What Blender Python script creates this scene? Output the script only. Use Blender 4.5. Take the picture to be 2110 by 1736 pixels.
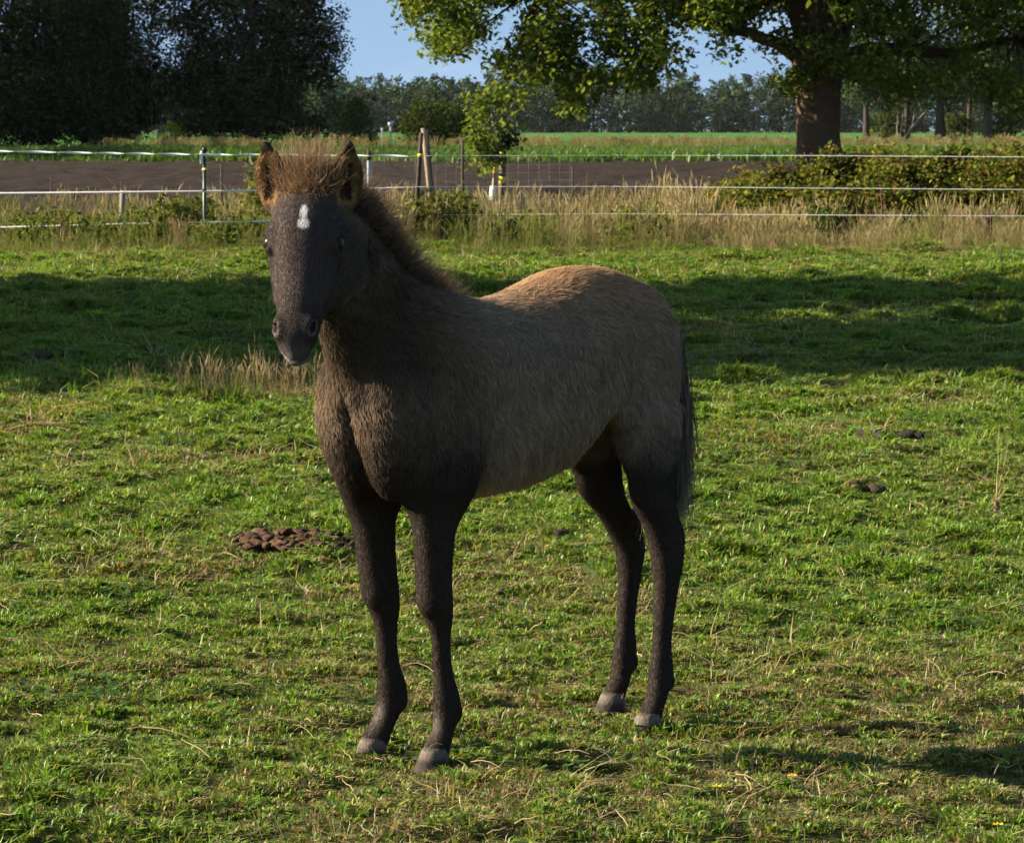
import bpy, math, random
import numpy as np
from mathutils import Vector, Matrix

for o in list(bpy.data.objects):
    bpy.data.objects.remove(o, do_unlink=True)
scene = bpy.context.scene
col = scene.collection

# ------------------------------------------------------------------ camera
CAM_H = 1.30
FPX = 7860.0                      # focal length in pixels of a 2110 px wide frame
PITCH = math.atan(606.0 / FPX)
cam_data = bpy.data.cameras.new('camera')
cam_data.sensor_width = 36.0
cam_data.lens = 36.0 * FPX / 2110.0
cam_data.clip_start = 0.1
cam_data.clip_end = 6000.0
cam_data.dof.use_dof = True
cam_data.dof.focus_distance = 7.7
cam_data.dof.aperture_fstop = 42.0
cam = bpy.data.objects.new('camera', cam_data)
cam.location = (0, 0, CAM_H)
cam.rotation_euler = (math.pi / 2 - PITCH, 0, 0)
col.objects.link(cam)
scene.camera = cam

# ------------------------------------------------------------------ sky and sun
SUN_EL = math.radians(25.0)
SUN_BACK = math.radians(4.0)      # the sun stands square on the left
to_sun = Vector((-math.cos(SUN_EL) * math.cos(SUN_BACK), math.cos(SUN_EL) * math.sin(SUN_BACK), math.sin(SUN_EL)))
world = bpy.data.worlds.new('World')
scene.world = world
world.use_nodes = True
wn = world.node_tree.nodes
wl = world.node_tree.links
wn.clear()
w_out = wn.new('ShaderNodeOutputWorld')
w_bg = wn.new('ShaderNodeBackground')
w_sky = wn.new('ShaderNodeTexSky')
w_sky.sky_type = 'NISHITA'
w_sky.sun_disc = False
w_sky.sun_elevation = SUN_EL
w_sky.sun_rotation = math.atan2(to_sun.x, to_sun.y)
w_sky.air_density = 1.15
w_sky.dust_density = 0.3
w_sky.ozone_density = 1.5
w_bg.inputs['Strength'].default_value = 0.056
# thin high cloud, even over the whole sky
w_tc = wn.new('ShaderNodeTexCoord')
w_map = wn.new('ShaderNodeMapping')
w_map.inputs['Scale'].default_value = (1.0, 1.0, 3.2)
w_noise = wn.new('ShaderNodeTexNoise')
w_noise.inputs['Scale'].default_value = 9.0
w_noise.inputs['Detail'].default_value = 7.0
w_noise.inputs['Roughness'].default_value = 0.6
w_ramp = wn.new('ShaderNodeValToRGB')
w_ramp.color_ramp.elements[0].position = 0.46
w_ramp.color_ramp.elements[0].color = (0.0, 0.0, 0.0, 1)
w_ramp.color_ramp.elements[1].position = 0.72
w_ramp.color_ramp.elements[1].color = (0.26, 0.26, 0.26, 1)
w_mix = wn.new('ShaderNodeMix')
w_mix.data_type = 'RGBA'
w_mix.inputs['B'].default_value = (5.2, 6.0, 7.2, 1)
wl.new(w_tc.outputs['Generated'], w_map.inputs['Vector'])
wl.new(w_map.outputs['Vector'], w_noise.inputs['Vector'])
wl.new(w_noise.outputs['Fac'], w_ramp.inputs['Fac'])
wl.new(w_ramp.outputs['Color'], w_mix.inputs['Factor'])
# clear air: the blue reaches down towards the horizon
w_up = wn.new('ShaderNodeVectorMath'); w_up.operation = 'ADD'; w_up.inputs[1].default_value = (0, 0, 0.30)
w_nm = wn.new('ShaderNodeVectorMath'); w_nm.operation = 'NORMALIZE'
wl.new(w_tc.outputs['Generated'], w_up.inputs[0]); wl.new(w_up.outputs[0], w_nm.inputs[0]); wl.new(w_nm.outputs[0], w_sky.inputs['Vector'])
wl.new(w_sky.outputs['Color'], w_mix.inputs['A'])
wl.new(w_mix.outputs['Result'], w_bg.inputs['Color'])
wl.new(w_bg.outputs['Background'], w_out.inputs['Surface'])

sun_data = bpy.data.lights.new('sun', 'SUN')
sun_data.energy = 5.0
sun_data.angle = math.radians(0.5)
sun_data.color = (1.0, 0.86, 0.66)
sun = bpy.data.objects.new('sun', sun_data)
sun.rotation_euler = (-to_sun).to_track_quat('-Z', 'Y').to_euler()
sun.location = (-30, 5, 20)
col.objects.link(sun)

scene.view_settings.view_transform = 'Standard'
scene.view_settings.look = 'None'
scene.view_settings.gamma = 1.0
scene.view_settings.exposure = 1.8
scene.view_settings.use_curve_mapping = False
scene.render.engine = 'CYCLES'
scene.cycles.max_bounces = 4
scene.cycles.diffuse_bounces = 2
scene.cycles.glossy_bounces = 1
scene.cycles.transmission_bounces = 2
scene.cycles.use_adaptive_sampling = True
scene.cycles.adaptive_threshold = 0.03
scene.cycles.transparent_max_bounces = 4
scene.cycles.use_denoising = True

# ------------------------------------------------------------------ helpers
rng = np.random.default_rng(7)

def at(x, y, Y):
    """point at distance Y in front of the camera, seen at photo position x, y (2110 x 1736 frame)"""
    cp, sp = math.cos(PITCH), math.sin(PITCH)
    dx, dy = (x - 1055.0) / FPX, (868.0 - y) / FPX
    ry, rz = dy * sp + cp, dy * cp - sp
    t = Y / ry
    return Vector((dx * t, Y, CAM_H + rz * t))

def vnoise(x, y, seed=0):
    """smooth value noise in -1..1 on arrays"""
    x = np.asarray(x, float); y = np.asarray(y, float)
    xi = np.floor(x).astype(np.int64); yi = np.floor(y).astype(np.int64)
    fx = x - xi; fy = y - yi
    fx = fx * fx * (3 - 2 * fx); fy = fy * fy * (3 - 2 * fy)
    def h(a, b):
        n = (a * 374761393 + b * 668265263 + seed * 974711) & 0x7fffffff
        n = ((n ^ (n >> 13)) * 1274126177) & 0x7fffffff
        return ((n ^ (n >> 16)) & 0xffff) / 32767.5 - 1.0
    return (h(xi, yi) * (1 - fx) * (1 - fy) + h(xi + 1, yi) * fx * (1 - fy)
            + h(xi, yi + 1) * (1 - fx) * fy + h(xi + 1, yi + 1) * fx * fy)

def mesh_np(name, verts, faces=None, tris=None, quads=None, cols=None, smooth=False):
    """mesh from numpy arrays; cols is a colour for each vertex"""
    me = bpy.data.meshes.new(name)
    if faces is not None:
        me.from_pydata([tuple(v) for v in verts], [], faces)
    else:
        nt = 0 if tris is None else len(tris)
        nq = 0 if quads is None else len(quads)
        loops = []
        if nt: loops.append(np.asarray(tris, np.int32).ravel())
        if nq: loops.append(np.asarray(quads, np.int32).ravel())
        loops = np.concatenate(loops)
        starts = np.concatenate([np.arange(nt) * 3, nt * 3 + np.arange(nq) * 4]).astype(np.int32)
        me.vertices.add(len(verts))
        me.vertices.foreach_set('co', np.asarray(verts, np.float32).ravel())
        me.loops.add(len(loops))
        me.loops.foreach_set('vertex_index', loops)
        me.polygons.add(nt + nq)
        me.polygons.foreach_set('loop_start', starts)
        me.update(calc_edges=True)
        me.validate()
    if cols is not None:
        a = me.color_attributes.new('tint', 'FLOAT_COLOR', 'POINT')
        c = np.ones((len(verts), 4), np.float32)
        c[:, :3] = cols
        a.data.foreach_set('color', c.ravel())
    if smooth:
        me.polygons.foreach_set('use_smooth', np.ones(len(me.polygons), bool))
    return me

def link(name, data, parent=None, mat=None, kind=None):
    o = bpy.data.objects.new(name, data)
    col.objects.link(o)
    if parent is not None:
        o.parent = parent
    if mat is not None and data is not None and not data.materials:
        data.materials.append(mat)
    if kind:
        o['kind'] = kind
    return o

def thing(name, label, cat, loc=(0, 0, 0), rz=0.0, group=None):
    o = bpy.data.objects.new(name, None)
    o.empty_display_size = 0.2
    col.objects.link(o)
    o.location = loc
    o.rotation_euler = (0, 0, rz)
    o['label'] = label
    o['category'] = cat
    if group:
        o['group'] = group
    return o

def tag(o, label, cat, group=None):
    o['label'] = label
    o['category'] = cat
    if group:
        o['group'] = group
    return o

def tube(points, radii, sides=8, cap=True):
    """swept tube, returns verts, quad list as arrays"""
    P = np.asarray(points, float); R = np.asarray(radii, float)
    n = len(P)
    T = np.gradient(P, axis=0)
    T /= np.linalg.norm(T, axis=1)[:, None] + 1e-12
    ref = np.array([0.0, 0.0, 1.0])
    if abs(T[0] @ ref) > 0.9:
        ref = np.array([1.0, 0.0, 0.0])
    V = []
    a = np.arange(sides) * 2 * np.pi / sides
    for i in range(n):
        s = np.cross(T[i], ref); s /= np.linalg.norm(s) + 1e-12
        t = np.cross(s, T[i])
        ref = t if abs(T[min(i + 1, n - 1)] @ t) < 0.95 else ref
        V.append(P[i] + R[i] * (np.cos(a)[:, None] * s + np.sin(a)[:, None] * t))
    V = np.concatenate(V)
    k = np.arange(sides); k2 = (k + 1) % sides
    Q = []
    for i in range(n - 1):
        Q.append(np.stack([i * sides + k, i * sides + k2, (i + 1) * sides + k2, (i + 1) * sides + k], 1))
    return V, np.concatenate(Q)

class Geo:
    """collects vertices, triangles, quads and colours"""
    def __init__(self):
        self.v, self.t, self.q, self.c, self.n = [], [], [], [], 0
    def add(self, v, tris=None, quads=None, colr=(1, 1, 1)):
        v = np.asarray(v, float)
        if tris is not None and len(tris): self.t.append(np.asarray(tris) + self.n)
        if quads is not None and len(quads): self.q.append(np.asarray(quads) + self.n)
        c = np.asarray(colr, float)
        self.c.append(np.broadcast_to(c, (len(v), 3)) if c.ndim == 1 else c)
        self.v.append(v); self.n += len(v)
    def tube(self, pts, rad, sides=7, colr=(1, 1, 1)):
        v, q = tube(pts, rad, sides)
        self.add(v, quads=q, colr=colr)
    def mesh(self, name, smooth=False):
        return mesh_np(name, np.concatenate(self.v),
                       tris=np.concatenate(self.t) if self.t else None,
                       quads=np.concatenate(self.q) if self.q else None,
                       cols=np.concatenate(self.c), smooth=smooth)

# ------------------------------------------------------------------ materials
def new_mat(name):
    m = bpy.data.materials.new(name)
    m.use_nodes = True
    nt = m.node_tree
    return m, nt.nodes, nt.links, nt.nodes['Principled BSDF']

def leaf_mat(name, translucency=0.35, rough=0.6, spec=0.25, hue=1.0, varied=False):
    """two-sided leaf, coloured by the tint attribute"""
    m, n, l, b = new_mat(name)
    at_ = n.new('ShaderNodeAttribute'); at_.attribute_name = 'tint'
    out = n['Material Output']
    src = at_.outputs['Color']
    if varied:                              # each tuft a little different
        oi = n.new('ShaderNodeObjectInfo')
        hsv = n.new('ShaderNodeHueSaturation')
        mr = n.new('ShaderNodeMapRange'); mr.inputs['To Min'].default_value = 0.72; mr.inputs['To Max'].default_value = 1.3
        mh = n.new('ShaderNodeMapRange'); mh.inputs['To Min'].default_value = 0.478; mh.inputs['To Max'].default_value = 0.515
        mm = n.new('ShaderNodeMath'); mm.operation = 'FRACT'
        m7 = n.new('ShaderNodeMath'); m7.operation = 'MULTIPLY'; m7.inputs[1].default_value = 7.31
        l.new(oi.outputs['Random'], mr.inputs['Value'])
        l.new(oi.outputs['Random'], m7.inputs[0]); l.new(m7.outputs[0], mm.inputs[0]); l.new(mm.outputs[0], mh.inputs['Value'])
        l.new(mr.outputs[0], hsv.inputs['Value']); l.new(mh.outputs[0], hsv.inputs['Hue'])
        l.new(src, hsv.inputs['Color'])
        src = hsv.outputs['Color']
    n.remove(b)
    b = n.new('ShaderNodeBsdfDiffuse')
    l.new(src, b.inputs['Color'])
    if spec >= 0.3:                         # waxy sheen
        gl = n.new('ShaderNodeBsdfGlossy'); gl.inputs['Roughness'].default_value = rough; gl.inputs['Color'].default_value = (1, 1, 1, 1)
        mg = n.new('ShaderNodeMixShader'); mg.inputs['Fac'].default_value = 0.035
        l.new(b.outputs['BSDF'], mg.inputs[1]); l.new(gl.outputs['BSDF'], mg.inputs[2]); face = mg.outputs['Shader']
    else:
        face = b.outputs['BSDF']
    tr = n.new('ShaderNodeBsdfTranslucent')
    g = n.new('ShaderNodeMix'); g.data_type = 'RGBA'; g.blend_type = 'MULTIPLY'
    g.inputs['Factor'].default_value = 1.0
    g.inputs['B'].default_value = (1.25, 1.2, 0.55, 1)
    l.new(src, g.inputs['A'])
    l.new(g.outputs['Result'], tr.inputs['Color'])
    mx = n.new('ShaderNodeMixShader'); mx.inputs['Fac'].default_value = translucency
    l.new(face, mx.inputs[1]); l.new(tr.outputs['BSDF'], mx.inputs[2])
    l.new(mx.outputs['Shader'], out.inputs['Surface'])
    return m

def plain_mat(name, color, rough=0.7, noise=0.0, scale=20.0, metallic=0.0, spec=0.3, bump=0.0):
    m, n, l, b = new_mat(name)
    b.inputs['Roughness'].default_value = rough
    b.inputs['Metallic'].default_value = metallic
    b.inputs['Specular IOR Level'].default_value = spec
    tc = n.new('ShaderNodeTexCoord')
    nz = n.new('ShaderNodeTexNoise'); nz.inputs['Scale'].default_value = scale; nz.inputs['Detail'].default_value = 5
    l.new(tc.outputs['Object'], nz.inputs['Vector'])
    mr = n.new('ShaderNodeMapRange')
    mr.inputs['To Min'].default_value = 1 - noise; mr.inputs['To Max'].default_value = 1 + noise
    l.new(nz.outputs['Fac'], mr.inputs['Value'])
    mx = n.new('ShaderNodeMix'); mx.data_type = 'RGBA'; mx.blend_type = 'MULTIPLY'
    mx.inputs['Factor'].default_value = 1.0
    mx.inputs['A'].default_value = (*color, 1)
    l.new(mr.outputs[0], mx.inputs['B'])
    l.new(mx.outputs['Result'], b.inputs['Base Color'])
    if bump:
        bp = n.new('ShaderNodeBump'); bp.inputs['Strength'].default_value = bump; bp.inputs['Distance'].default_value = 0.02
        l.new(nz.outputs['Fac'], bp.inputs['Height']); l.new(bp.outputs['Normal'], b.inputs['Normal'])
    return m

def tint_mat(name, rough=0.8, spec=0.2, noise=0.25, scale=30.0, bump=0.0, bump_scale=60.0):
    """coloured by the tint attribute, with fine grain"""
    m, n, l, b = new_mat(name)
    a = n.new('ShaderNodeAttribute'); a.attribute_name = 'tint'
    tc = n.new('ShaderNodeTexCoord')
    nz = n.new('ShaderNodeTexNoise'); nz.inputs['Scale'].default_value = scale; nz.inputs['Detail'].default_value = 6
    l.new(tc.outputs['Object'], nz.inputs['Vector'])
    mr = n.new('ShaderNodeMapRange'); mr.inputs['To Min'].default_value = 1 - noise; mr.inputs['To Max'].default_value = 1 + noise
    l.new(nz.outputs['Fac'], mr.inputs['Value'])
    mx = n.new('ShaderNodeMix'); mx.data_type = 'RGBA'; mx.blend_type = 'MULTIPLY'; mx.inputs['Factor'].default_value = 1.0
    l.new(a.outputs['Color'], mx.inputs['A']); l.new(mr.outputs[0], mx.inputs['B'])
    l.new(mx.outputs['Result'], b.inputs['Base Color'])
    b.inputs['Roughness'].default_value = rough
    b.inputs['Specular IOR Level'].default_value = spec
    if bump:
        n2 = n.new('ShaderNodeTexNoise'); n2.inputs['Scale'].default_value = bump_scale; n2.inputs['Detail'].default_value = 6
        l.new(tc.outputs['Object'], n2.inputs['Vector'])
        bp = n.new('ShaderNodeBump'); bp.inputs['Strength'].default_value = bump; bp.inputs['Distance'].default_value = 0.03
        l.new(n2.outputs['Fac'], bp.inputs['Height']); l.new(bp.outputs['Normal'], b.inputs['Normal'])
    return m
# ================================================================== the land
def gz(x, y):
    """height of the ground"""
    x = np.asarray(x, float); y = np.asarray(y, float)
    far = np.clip((y - 9.5) / 8.0, 0, 1) * np.clip((60 - y) / 14.0, 0, 1)
    near = np.exp(-(((x - 0.03) / 0.9) ** 2 + ((y - 7.97) / 0.75) ** 2))
    a = 0.020 * vnoise(x * 1.7, y * 1.7, 21) + 0.010 * vnoise(x * 4.0, y * 4.0, 22)
    b = 0.055 * vnoise(x * 0.35, y * 0.45, 23) + 0.03 * vnoise(x * 0.9, y * 1.1, 24)
    fade = np.clip((70 - y) / 14.0, 0, 1)
    return (a * (1 - near) + b * far) * fade

ys = np.concatenate([np.linspace(-90, 4, 12)[:-1], np.arange(4, 14, 0.08), np.arange(14, 60, 0.25), 60 * (1500 / 60) ** np.linspace(0, 1, 44)])
sx = np.linspace(-1, 1, 221)
X, Y = [], []
for yy in ys:
    ext = max(90.0, abs(yy) * 1.1)
    X.append(np.sign(sx) * np.abs(sx) ** 2.4 * ext); Y.append(np.full(len(sx), yy))
X = np.array(X); Y = np.array(Y); Z = gz(X, Y)
nx = len(sx); ny = len(ys)
i, j = np.meshgrid(np.arange(ny - 1), np.arange(nx - 1), indexing='ij')
q = np.stack([i * nx + j, i * nx + j + 1, (i + 1) * nx + j + 1, (i + 1) * nx + j], -1).reshape(-1, 4)
m, n_, l_, b_ = new_mat('meadow_soil')
tc = n_.new('ShaderNodeTexCoord')
nz1 = n_.new('ShaderNodeTexNoise'); nz1.inputs['Scale'].default_value = 9.0; nz1.inputs['Detail'].default_value = 8; nz1.inputs['Roughness'].default_value = 0.7
nz2 = n_.new('ShaderNodeTexNoise'); nz2.inputs['Scale'].default_value = 0.8; nz2.inputs['Detail'].default_value = 4
for z_ in (nz1, nz2): l_.new(tc.outputs['Object'], z_.inputs['Vector'])
rp = n_.new('ShaderNodeValToRGB')
cr = rp.color_ramp
cr.elements[0].position = 0.30; cr.elements[0].color = (0.036, 0.042, 0.013, 1)
cr.elements[1].position = 0.72; cr.elements[1].color = (0.120, 0.105, 0.048, 1)
e_ = cr.elements.new(0.52); e_.color = (0.065, 0.092, 0.020, 1)
l_.new(nz1.outputs['Fac'], rp.inputs['Fac'])
rp2 = n_.new('ShaderNodeValToRGB')
rp2.color_ramp.elements[0].position = 0.35; rp2.color_ramp.elements[0].color = (0.75, 0.8, 0.7, 1)
rp2.color_ramp.elements[1].position = 0.65; rp2.color_ramp.elements[1].color = (1.25, 1.15, 1.0, 1)
l_.new(nz2.outputs['Fac'], rp2.inputs['Fac'])
mx = n_.new('ShaderNodeMix'); mx.data_type = 'RGBA'; mx.blend_type = 'MULTIPLY'; mx.inputs['Factor'].default_value = 1
l_.new(rp.outputs['Color'], mx.inputs['A']); l_.new(rp2.outputs['Color'], mx.inputs['B'])
l_.new(mx.outputs['Result'], b_.inputs['Base Color'])
b_.inputs['Roughness'].default_value = 0.95
b_.inputs['Specular IOR Level'].default_value = 0.1
bp = n_.new('ShaderNodeBump'); bp.inputs['Strength'].default_value = 0.8; bp.inputs['Distance'].default_value = 0.03
l_.new(nz1.outputs['Fac'], bp.inputs['Height']); l_.new(bp.outputs['Normal'], b_.inputs['Normal'])
link('ground', mesh_np('ground', np.stack([X, Y, Z], -1).reshape(-1, 3), quads=q, smooth=True), None, m, 'structure')

def sheet(name, x0, x1, y0, y1, dx, dy, hfun, mat):
    xs = np.arange(x0, x1 + dx, dx); yv = np.arange(y0, y1 + dy, dy)
    GX, GY = np.meshgrid(xs, yv)
    GZ = hfun(GX, GY)
    a, b = np.meshgrid(np.arange(len(yv) - 1), np.arange(len(xs) - 1), indexing='ij')
    w = len(xs)
    qq = np.stack([a * w + b, a * w + b + 1, (a + 1) * w + b + 1, (a + 1) * w + b], -1).reshape(-1, 4)
    return link(name, mesh_np(name, np.stack([GX, GY, GZ], -1).reshape(-1, 3), quads=qq), None, mat, 'structure')

# ploughed strip with furrows and clods
def furrow(x, y):
    e = np.minimum(np.clip((y - 58) / 3, 0, 1), np.clip((132 - y) / 3, 0, 1))
    return 0.03 + e * (0.045 + 0.05 * np.sin((y + 0.3 * vnoise(x * 0.15, y * 0.15, 31)) * 2 * np.pi / 1.6) + 0.075 * vnoise(x * 2.6, y * 2.2, 32) + 0.05 * vnoise(x * 4.1, y * 3.9, 33))
soil = plain_mat('ploughed_soil', (0.025, 0.0180, 0.0138), rough=0.95, noise=0.8, scale=5, spec=0.08)
sheet('ploughed_field', -34, 26, 57, 133, 0.30, 0.30, furrow, soil)
verge = plain_mat('verge_grass_soil', (0.05, 0.085, 0.018), rough=0.95, noise=0.35, scale=1.2, spec=0.05)
sheet('verge', -70, 60, 131, 245, 2.0, 2.0, lambda x, y: 0.04 + 0.05 * vnoise(x * 0.2, y * 0.2, 35), verge)
crop = plain_mat('crop_field_green', (0.042, 0.125, 0.015), rough=0.9, noise=0.25, scale=0.25, spec=0.1)
sheet('crop_field', -160, 260, 243, 905, 12, 12, lambda x, y: 0.10 + 0 * x, crop)

# ================================================================== scattering
def scatter(name, pts, rot, scl, idx, templates, kind='stuff'):
    """instances of template meshes on given points"""
    me = bpy.data.meshes.new(name)
    n = len(pts)
    me.vertices.add(n)
    me.vertices.foreach_set('co', np.asarray(pts, np.float32).ravel())
    a = me.attributes.new('rot', 'FLOAT_VECTOR', 'POINT'); a.data.foreach_set('vector', np.asarray(rot, np.float32).ravel())
    a = me.attributes.new('scl', 'FLOAT', 'POINT'); a.data.foreach_set('value', np.asarray(scl, np.float32))
    a = me.attributes.new('pick', 'INT', 'POINT'); a.data.foreach_set('value', np.asarray(idx, np.int32))
    o = link(name, me, None, None, kind)
    ng = bpy.data.node_groups.new(name, 'GeometryNodeTree')
    ng.interface.new_socket('Geometry', in_out='INPUT', socket_type='NodeSocketGeometry')
    ng.interface.new_socket('Geometry', in_out='OUTPUT', socket_type='NodeSocketGeometry')
    N, L_ = ng.nodes, ng.links
    gi = N.new('NodeGroupInput'); go = N.new('NodeGroupOutput')
    iop = N.new('GeometryNodeInstanceOnPoints')
    jn = N.new('GeometryNodeJoinGeometry')
    for t in reversed(templates):        # the join puts the last link first
        oi = N.new('GeometryNodeObjectInfo'); oi.inputs['Object'].default_value = t; oi.inputs['As Instance'].default_value = True
        L_.new(oi.outputs['Geometry'], jn.inputs['Geometry'])
    def attr(nm, ty):
        q = N.new('GeometryNodeInputNamedAttribute'); q.data_type = ty; q.inputs['Name'].default_value = nm
        return q.outputs['Attribute']
    L_.new(gi.outputs[0], iop.inputs['Points'])
    L_.new(jn.outputs[0], iop.inputs['Instance'])
    iop.inputs['Pick Instance'].default_value = True
    L_.new(attr('pick', 'INT'), iop.inputs['Instance Index'])
    er = N.new('FunctionNodeEulerToRotation')
    L_.new(attr('rot', 'FLOAT_VECTOR'), er.inputs[0])
    L_.new(er.outputs[0], iop.inputs['Rotation'])
    L_.new(attr('scl', 'FLOAT'), iop.inputs['Scale'])
    L_.new(iop.outputs[0], go.inputs[0])
    md = o.modifiers.new('scatter', 'NODES'); md.node_group = ng
    return o

def template(name, geo, mat):
    me = geo.mesh(name); me.materials.append(mat)
    return bpy.data.objects.new(name, me)        # not linked: only instanced

def blades(n, radius, h0, h1, width, lean, cols, droop=0.5, r=None):
    r = r or rng
    g = Geo()
    th = r.random(n) * 2 * np.pi; rr = radius * np.sqrt(r.random(n))
    base = np.stack([rr * np.cos(th), rr * np.sin(th), -0.008 * np.ones(n)], 1)
    h = r.uniform(h0, h1, n)
    az = r.random(n) * 2 * np.pi
    ln = np.abs(r.normal(0, lean, n)) + 0.1
    d = np.stack([np.cos(az), np.sin(az), np.zeros(n)], 1)
    mid = base + d * (h * ln * 0.35)[:, None] + np.array([0, 0, 1]) * (h * 0.6)[:, None]
    tip = base + d * (h * ln * (0.9 + droop))[:, None] + np.array([0, 0, 1]) * (h * (1 - 0.35 * droop * np.minimum(ln, 1)))[:, None]
    s = np.stack([-np.sin(az + r.normal(0, .6, n)), np.cos(az), r.normal(0, .2, n)], 1); s /= np.linalg.norm(s, axis=1)[:, None]
    w = (width * r.uniform(0.6, 1.3, n) / 2)[:, None]
    V = np.stack([base - s * w, base + s * w, mid - s * w * 0.85, mid + s * w * 0.85, tip], 1).reshape(-1, 3)
    k = np.arange(n)[:, None] * 5
    ci = r.integers(0, len(cols), n)
    c = np.asarray(cols)[ci] * r.uniform(0.75, 1.25, (n, 1))
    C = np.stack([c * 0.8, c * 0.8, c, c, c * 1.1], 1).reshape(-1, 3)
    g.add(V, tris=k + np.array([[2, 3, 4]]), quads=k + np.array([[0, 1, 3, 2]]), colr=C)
    return g

grass_mat = leaf_mat('grass_blade', translucency=0.38, rough=0.5, spec=0.3, varied=True)
G1 = [(0.094, 0.186, 0.018), (0.122, 0.220, 0.023), (0.068, 0.146, 0.016), (0.158, 0.232, 0.032)]
G2 = [(0.165, 0.215, 0.032), (0.205, 0.228, 0.045), (0.125, 0.180, 0.024), (0.25, 0.215, 0.09)]
DRY = [(0.30, 0.235, 0.115), (0.24, 0.185, 0.090), (0.36, 0.29, 0.16), (0.12, 0.13, 0.03), (0.17, 0.12, 0.07)]
TILE = 0.4
def turf_tile(seed, dryness, lush, m=820):
    """a square of grazed turf: small rosettes of short blades, dark gaps and dry thatch between"""
    r = np.random.default_rng(seed)
    cx = r.uniform(-TILE / 2, TILE / 2, m); cy = r.uniform(-TILE / 2, TILE / 2, m)
    hum = 0.5 + 0.5 * vnoise(cx * 9 + seed, cy * 9, 101); hum2 = 0.5 + 0.5 * vnoise(cx * 21 + seed, cy * 21, 102)
    keep = ~(((hum * 0.55 + hum2 * 0.45) < 0.30) & (r.random(m) < 0.8))          # scuffed gaps
    cx, cy, hum, hum2 = (q[keep] for q in (cx, cy, hum, hum2)); m = len(cx)
    tdry = r.random(m) < np.clip(dryness * (0.5 + 1.0 * (1 - hum)), 0, 0.9)
    per = 8
    edge = np.clip((TILE / 2 - np.abs(cx)) / 0.06, 0, 1) * np.clip((TILE / 2 - np.abs(cy)) / 0.06, 0, 1)
    rep = lambda q: np.repeat(q, per)
    n = m * per
    isdry = rep(tdry) | (r.random(n) < 0.05 + 0.12 * dryness)
    az = r.random(n) * 6.283
    size = rep(r.uniform(0.6, 1.45, m) * (0.55 + 0.75 * hum) * (1 + lush))
    h = r.uniform(0.009, 0.018, n) * size
    h = np.where(r.random(n) < 0.012 + 0.02 * lush, h * 2.0, h)
    ln = np.abs(r.normal(0.55, 0.45, n)) + 0.1; ln = np.where(isdry, ln * 1.9, ln)
    d = np.stack([np.cos(az), np.sin(az), 0 * az], 1); up_ = np.array([0, 0, 1.0])
    b0 = np.stack([rep(cx), rep(cy), rep(-0.012 + 0.034 * hum * edge + 0.012 * hum2)], 1) + d * (0.004 * size)[:, None]
    mid = b0 + d * (h * ln * .45)[:, None] + up_ * (h * .66 + 0.003)[:, None]
    tip = b0 + d * (h * ln * 1.4)[:, None] + up_ * (h * (1 - .22 * np.minimum(ln, 2.5)) + 0.004)[:, None]
    a2 = az + r.normal(0, .35, n)
    sd = np.stack([-np.sin(a2), np.cos(a2), r.normal(0, .2, n)], 1); sd /= np.linalg.norm(sd, axis=1)[:, None]
    w = (np.where(isdry, 0.0022, 0.0040) * r.uniform(.7, 1.4, n) / 2)[:, None]
    V = np.stack([b0 - sd * w, b0 + sd * w, mid - sd * w * .95, mid + sd * w * .95, tip], 1).reshape(-1, 3)
    tc_ = np.where((r.random(m) < 0.25 + 0.35 * dryness)[:, None], np.asarray(G2)[r.integers(0, 3, m)], np.asarray(G1)[r.integers(0, 4, m)])
    tc_ = tc_ * r.uniform(0.76, 1.26, (m, 1)) * (0.86 + 0.28 * hum)[:, None]
    c = np.repeat(tc_, per, 0) * r.uniform(.82, 1.18, (n, 1))
    c = np.where(isdry[:, None], np.asarray(DRY)[r.integers(0, 5, n)] * r.uniform(.6, 1.15, (n, 1)), c)
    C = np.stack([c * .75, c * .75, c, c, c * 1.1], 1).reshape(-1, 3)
    g = Geo(); k = np.arange(n)[:, None] * 5
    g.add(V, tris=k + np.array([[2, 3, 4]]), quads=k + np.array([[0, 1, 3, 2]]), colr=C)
    return g
grass_tile_mat = leaf_mat('turf', translucency=0.38, rough=0.5, spec=0.3)
tiles = [template('turf_tile', turf_tile(200 + k, dv, lv), grass_tile_mat) for k, (dv, lv) in enumerate(
    [(0.03, 0.25), (0.04, 0.05), (0.06, 0.1), (0.08, 0.0), (0.10, 0.15), (0.13, 0.0), (0.17, 0.0), (0.22, 0.05), (0.30, -0.05), (0.42, -0.1), (0.58, -0.2)])]
TP, TR, TS, TI = [], [], [], []
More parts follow.
